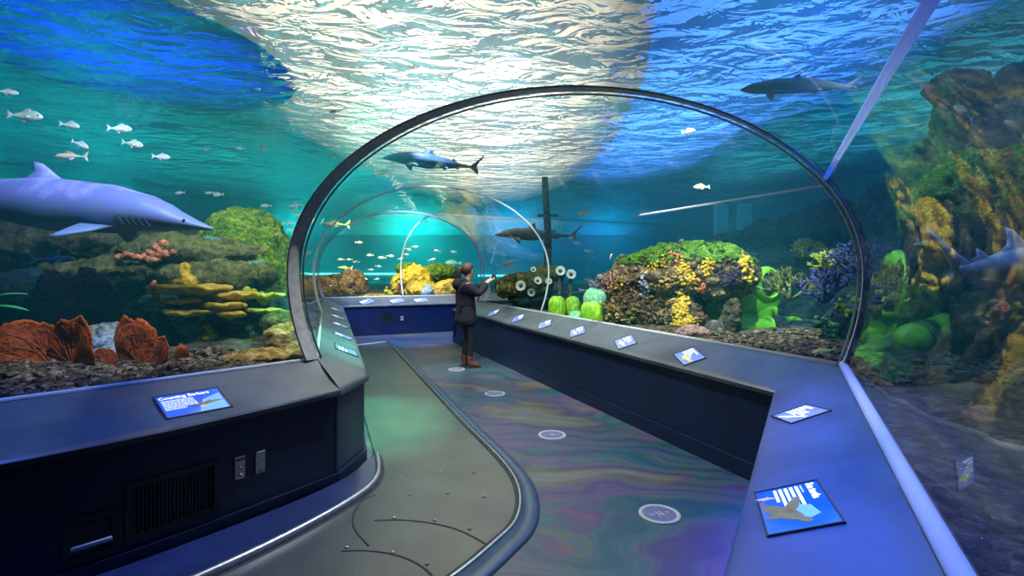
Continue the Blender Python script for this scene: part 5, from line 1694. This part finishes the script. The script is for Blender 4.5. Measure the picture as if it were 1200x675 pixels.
SHARK_T = [(0, .008, .008, .006, .012), (.06, .014, .014, .010, .008), (.15, .022, .022, .018, .004), (.35, .055, .055, .045, 0), (.55, .082, .078, .068, 0), (.72, .078, .068, .068, 0), (.84, .060, .046, .060, -.004), (.91, .042, .032, .050, -.010), (.96, .024, .020, .034, -.016), (.985, .012, .011, .019, -.021), (1.0, .002, .002, .004, -.024)]
def shark(name, label, L, p, az, pitch, m, bend=.04, eyes=True, gills=True, roll=0, T=SHARK_T, cat='shark', fins=1.0, tail=1.0, grp=None, d1=.52, d2=.26, dk=1.0):
    r = empty(name, p)
    r.rotation_euler = (R(roll), R(-pitch), R(az))
    tag(r, label, cat, grp)
    bm = bmesh.new()
    sp = body(bm, L, T, bend, 64, 28)
    def at_t(t, up=True):
        u, d, w_, rz = interp(T, t); c = sp(t); return Vector((c.x, c.y, (rz+(u if up else -d))*L))
    X = Vector((L, 0, 0)); Z = Vector((0, 0, L)); Y = Vector((0, L, 0))
    q = at_t(d1)-Z*.012
    fin(bm, [q+X*.075, q+X*.035+Z*.035*fins, q-X*.005+Z*.078*fins, q-X*.035+Z*.088*fins, q-X*.028+Z*.055*fins, q-X*.035+Z*.02, q-X*.06+Z*.004, q-X*.03], (0, 1, 0), .006*L)
    q = at_t(d2)-Z*.006
    fin(bm, [q+X*.04, q+X*.01+Z*.03*fins, q-X*.02+Z*.045*fins, q-X*.018+Z*.02, q-X*.045+Z*.003], (0, 1, 0), .004*L)
    q = at_t(.22, False)+Z*.006
    fin(bm, [q+X*.04, q-X*.01-Z*.03*fins, q-X*.03-Z*.038*fins, q-X*.02-Z*.015, q-X*.045], (0, 1, 0), .004*L)
    q = at_t(.02); q.z = sp(.02).z+.012*L
    fin(bm, [q+X*.05, q-X*.02+Z*.05*tail, q-X*.09+Z*.115*tail, q-X*.13+Z*.15*tail, q-X*.12+Z*.115*tail, q-X*.10+Z*.105*tail, q-X*.06+Z*.045*tail, q-X*.035-Z*.005, q-X*.065-Z*.055*tail, q-X*.06-Z*.075*tail, q-X*.01-Z*.045*tail, q+X*.03-Z*.012], (0, 1, 0), .006*L)
    for sg in (1, -1):
        u, d, w_, rz = interp(T, .72); c = sp(.72)+Y*sg*w_*.75-Z*.040
        e = (Y*sg*.8-Z*.45).normalized()*L
        fin(bm, [c+X*.045, c+X*.02+e*.06*fins, c-X*.03+e*.13*fins, c-X*.055+e*.15*fins, c-X*.05+e*.09*fins, c-X*.045+e*.02, c-X*.04], e.cross(X), .005*L)
        u, d, w_, rz = interp(T, .36); c = sp(.36)+Y*sg*w_*.5-Z*.035
        e = (Y*sg*.6-Z*.7).normalized()*L
        fin(bm, [c+X*.03, c-X*.005+e*.045*fins, c-X*.035+e*.055*fins, c-X*.03+e*.01, c-X*.035], e.cross(X), .004*L)
    b = obj('body', bm, m, r)
    if eyes:
        for sg in (1, -1):
            u, d, w_, rz = interp(T, .935)
            bm = bmesh.new(); ball(bm, sp(.935)+Y*sg*w_*.93+Z*(rz+.006), .0042*L, 2); obj('eye', bm, M['fisheye'], r)
    if gills:
        for sg in (1, -1):
            for k in range(5):
                t = .79+.016*k
                u, d, w_, rz = interp(T, t); c = sp(t)
                bm = bmesh.new()
                tube(bm, [c+Y*sg*(w_*math.cos(a)*1.0+.001)+Z*(rz+(u if a > 0 else d)*math.sin(a)) - X*.010*math.cos(a*2) for a in [(-.85+.10*j) for j in range(9)]], .0016*L, 6)
                obj('gill_slit', bm, M['sharkslit'], r)
    return r
M['sharkslit'] = plain('dark gill slit', (.07, .08, .16), .6)
BIG_T = [(0, .008, .008, .006, .012), (.06, .014, .014, .010, .008), (.15, .022, .022, .018, .004), (.35, .055, .055, .045, 0), (.55, .080, .078, .068, 0), (.72, .076, .068, .066, 0), (.82, .060, .048, .056, -.002), (.87, .045, .038, .047, -.006), (.92, .026, .024, .033, -.013), (.96, .014, .013, .021, -.018), (.985, .007, .007, .011, -.021), (1.0, .002, .002, .003, -.023)]
nose = pos(256, 268, 4.45)
BIG_T = [(t, u*.88, d*.9, w_*.9, r_) for t, u, d, w_, r_ in BIG_T]
L = 3.3; pt = -5.8
c = nose - Vector((math.cos(R(pt))*L*.5, 0, math.sin(R(pt))*L*.5)) + Vector((0, 0, .020*L))
shark('shark', 'large blue grey shark with a pointed snout swimming past the reef outside the glass', L, c, -2, pt, M['shark'], .03, T=BIG_T, fins=.62)
shark('shark', 'slim grey green shark swimming beyond the glass above the anemone rock', 1.58, pos(626, 275, 10.2), 182, 2, M['sharkdim'], .05)
shark('shark', 'dark slender shark seen from below gliding over the tunnel roof', 1.45, pos(505, 190, 7.7), 207, 2, M['bluefish'], .05, fins=.7)
# big fish tail at the near glass: nose out of view beyond the edge
L = 2.1
TT = [(0, .020, .020, .012, .0), (.08, .030, .030, .020, 0), (.2, .058, .055, .045, 0), (.4, .085, .085, .075, 0), (.7, .08, .07, .07, 0), (.9, .045, .04, .05, -.005), (1, .008, .008, .010, -.01)]
c = pos(1118, 306, 3.6)+Vector((L*.5, 0.1, .0))
shark('shark', 'big pale violet shark tail with two lobes leaving the view beside the green overgrown rock', L, c, 5, 4, M['shark'], .03, T=TT, fins=1.0, tail=1.0, d1=.24, d2=.10)
GT = [(0, .012, .012, .006, 0), (.1, .022, .022, .014, 0), (.4, .06, .06, .05, 0), (.7, .07, .06, .06, 0), (.9, .045, .04, .045, -.005), (1, .008, .008, .010, -.01)]
shark('shark', 'pale beige long fish drifting overhead near the slanting joint strip', 1.0, pos(935, 102, 4.3), 184, -3, M['palefish'], .06, T=GT, cat='fish', gills=False, fins=.6, tail=.6)

FISH_T = [(0, .03, .03, .010, 0), (.08, .04, .04, .016, 0), (.3, .12, .11, .05, 0), (.55, .19, .17, .085, 0), (.75, .18, .16, .09, 0), (.9, .11, .11, .07, 0), (.97, .05, .06, .04, -.005), (1, .012, .012, .012, -.01)]
SLIM_T = [(t, a*.5, b*.5, c_*.6, d) for t, a, b, c_, d in FISH_T]
def fish_bm(L, T, nr=18, n=12, bend=.05, tail=1.0):
    bm = bmesh.new()
    sp = body(bm, L, T, bend, nr, n)
    s = T[3][1]/.19
    X = Vector((L, 0, 0)); Z = Vector((0, 0, L)); Y = Vector((0, L, 0))
    c = sp(0)
    fin(bm, [c+X*.06+Z*.02, c-X*.06+Z*.12*tail, c-X*.17+Z*.19*tail, c-X*.11+Z*.03, c-X*.11-Z*.03, c-X*.17-Z*.19*tail, c-X*.06-Z*.12*tail, c+X*.06-Z*.02], (0, 1, 0), .010*L)
    c = sp(.5)
    fin(bm, [c+X*.14+Z*.16*s, c+X*.04+Z*(.17*s+.08), c-X*.12+Z*(.15*s+.07), c-X*.26+Z*(.10*s+.03), c-X*.24+Z*.07*s], (0, 1, 0), .008*L)
    fin(bm, [c-X*.02-Z*.14*s, c-X*.08-Z*(.14*s+.08), c-X*.22-Z*(.09*s+.04), c-X*.22-Z*.06*s], (0, 1, 0), .008*L)
    for sg in (1, -1):
        q = sp(.66)+Y*sg*T[3][3]*.95-Z*.03
        fin(bm, [q+X*.03, q-X*.07+Y*sg*.05+Z*.03, q-X*.12+Y*sg*.07-Z*.02, q-X*.06+Y*sg*.03-Z*.05], (0, 0, 1), .006*L)
    return bm
def fish(px, py, d, wpx, az, pitch, m, label, group=None, T=FISH_T, eye=True, cat='fish', name='fish'):
    L = wpx*d/600/1.17
    r = empty(name, pos(px, py, d)); r.rotation_euler = (0, R(-pitch), R(az))
    tag(r, label, cat, group)
    obj('body', fish_bm(L, T), M[m], r)
    if eye:
        for sg in (1, -1):
            bm = bmesh.new(); ball(bm, (L*.39, sg*T[5][3]*L*.93, .03*L), .024*L, 2); obj('eye', bm, M['fisheye'], r)
    return r
# the eight over the shark
for a in [
    (10, 108, 4.6, 22, 25, 0, 'silver', 'stubby silver fish at the very edge of the view, highest above the shark'),
    (32, 136, 4.8, 42, 2, -3, 'silver', 'long silver fish with a thin tail, above the shark'),
    (83, 147, 5.0, 27, -6, -10, 'silver', 'small oval silver fish in the middle of the group above the shark'),
    (142, 151, 5.0, 31, -3, -4, 'silver', 'plump silver fish above the shark gills, higher of the two there'),
    (95, 170, 5.0, 25, -8, -22, 'silver', 'silver fish nosing downward above the shark fin'),
    (157, 169, 5.2, 28, -5, -10, 'silver', 'silver fish just below the plump one above the shark gills'),
    (190, 184, 5.4, 24, -8, -6, 'silver', 'faint silver fish above the shark snout')]:
    fish(*a)
fish(80, 183, 4.6, 42, 178, 1, 'tanfish', 'slender tan fish right over the dorsal fin of the big shark', T=SLIM_T)
fish(65, 304, 5.0, 52, 5, 2, 'bluefish', 'deep blue fish under the belly of the big shark', T=SLIM_T)
fish(303, 307, 5.4, 20, 8, 4, 'greenfish', 'green blue fish in front of the algae boulder', T=SLIM_T)
fish(246, 279, 4.9, 24, 176, 6, 'greenfish', 'small green fish under the tip of the shark snout', T=SLIM_T)
fish(391, 131, 5.4, 13, 175, 0, 'tanfish', 'tiny orange tinted fish high outside the dark arch frame', eye=False)
fish(963, 413, 4.35, 30, 170, -14, 'yelfish', 'yellow and white fish close to the bead at the foot of the arch frame')
fish(716, 300, 6.4, 9, 50, 50, 'yelfish', 'tiny yellow fish nosing upward beside the mushroom rock', eye=False)
fish(684, 250, 9.0, 18, 170, -18, 'tanfish', 'pale tan fish below the hall lamps, over the barrel sponges', eye=False)
fish(747, 253, 8.6, 9, 130, -30, 'silver', 'tiny silver fish over the mushroom rock', eye=False)
fish(808, 154, 5.2, 20, 15, 12, 'silver', 'pale fish high over the mushroom rock under the water surface', eye=False)
fish(821, 219, 6.0, 20, 178, 0, 'tanfish', 'tan fish halfway up over the mushroom rock', eye=False)
fish(689, 294, 9.4, 12, 178, 2, 'greenfish', 'small teal fish beside the mast', eye=False)
fish(596, 308, 9.8, 18, 165, -24, 'silver', 'white fish tilting down next to the phone', eye=False)
fish(583, 338, 9.4, 10, 90, 70, 'silver', 'white fish hanging upright beside the phone', eye=False)
fish(597, 337, 9.3, 11, 80, 75, 'tanfish', 'pale pinkish fish hanging upright beside the anemone rock', eye=False)
fish(390, 263, 12.9, 36, 178, 1, 'yelfish', 'long yellowish fish inside the arch view over the far brown reef', T=SLIM_T)
fish(403, 314, 13.2, 19, 172, 3, 'yelfish', 'slim yellow fish just over the far brown reef', T=SLIM_T, eye=False)
fish(530, 308, 14.2, 20, 175, 2, 'greenfish', 'green fish over the golden coral rock by the person', eye=False)
fish(1128, 132, 4.2, 40, 200, 18, 'brownfish', 'dim brown fish in front of the high dark reef slope', eye=False)
fish(1188, 150, 3.85, 36, 190, 30, 'brownfish', 'dim brown fish against the tallest dark reef rock', eye=False)
fish(1062, 245, 4.8, 32, 215, 25, 'brownfish', 'dim grey brown fish over the dark reef wall beside the yellow coral drip', eye=False)
fish(1080, 188, 4.9, 26, 200, 35, 'brownfish', 'dim brown fish rising above the dark reef wall', eye=False)
fish(1082, 285, 4.0, 30, 182, -10, 'greenfish', 'green fish between the lobes of the big shark tail', T=SLIM_T, eye=False)
# loose schools that nothing tells apart
def school(P, d0, d1, w, m, label, group, T=FISH_T, seed=1):
    rr = random.Random(seed); src = None
    for x, y in P:
        d = rr.uniform(d0, d1)
        if src is None:
            src = fish(x, y, d, w, 178, 0, m, label, group, T, eye=False); base = d
        else:
            r = src.copy(); COL.objects.link(r)
            for ch in src.children:
                c = ch.copy(); COL.objects.link(c); c.parent = r
            r.location = pos(x, y, d)
            s = d/base*rr.uniform(.75, 1.2); r.scale = (s, s, s)
            r.rotation_euler = (0, R(rr.uniform(-12, 12)), R(rr.choice((178, 2))+rr.uniform(-25, 25)))
school([(399, 304), (409, 304), (417, 307), (433, 299), (447, 302), (458, 300), (435, 316), (444, 312), (470, 303), (476, 298), (487, 289), (479, 292), (363, 295), (362, 308), (421, 284), (442, 327), (507, 304), (531, 295), (512, 294), (428, 327), (409, 322)],
       13.4, 15.5, 8.5, 'silver', 'small pale silver fish of the school over the far brown reef', 'school over the far reef', seed=3)
school([(311, 241), (346, 241), (343, 246), (330, 262), (342, 270), (315, 258), (245, 226), (255, 228), (241, 175), (281, 174), (309, 174), (210, 226), (340, 262), (351, 252)],
       6.5, 7.3, 14, 'silver', 'pale silver fish of the loose school above the algae boulder', 'school above the algae boulder', seed=5)
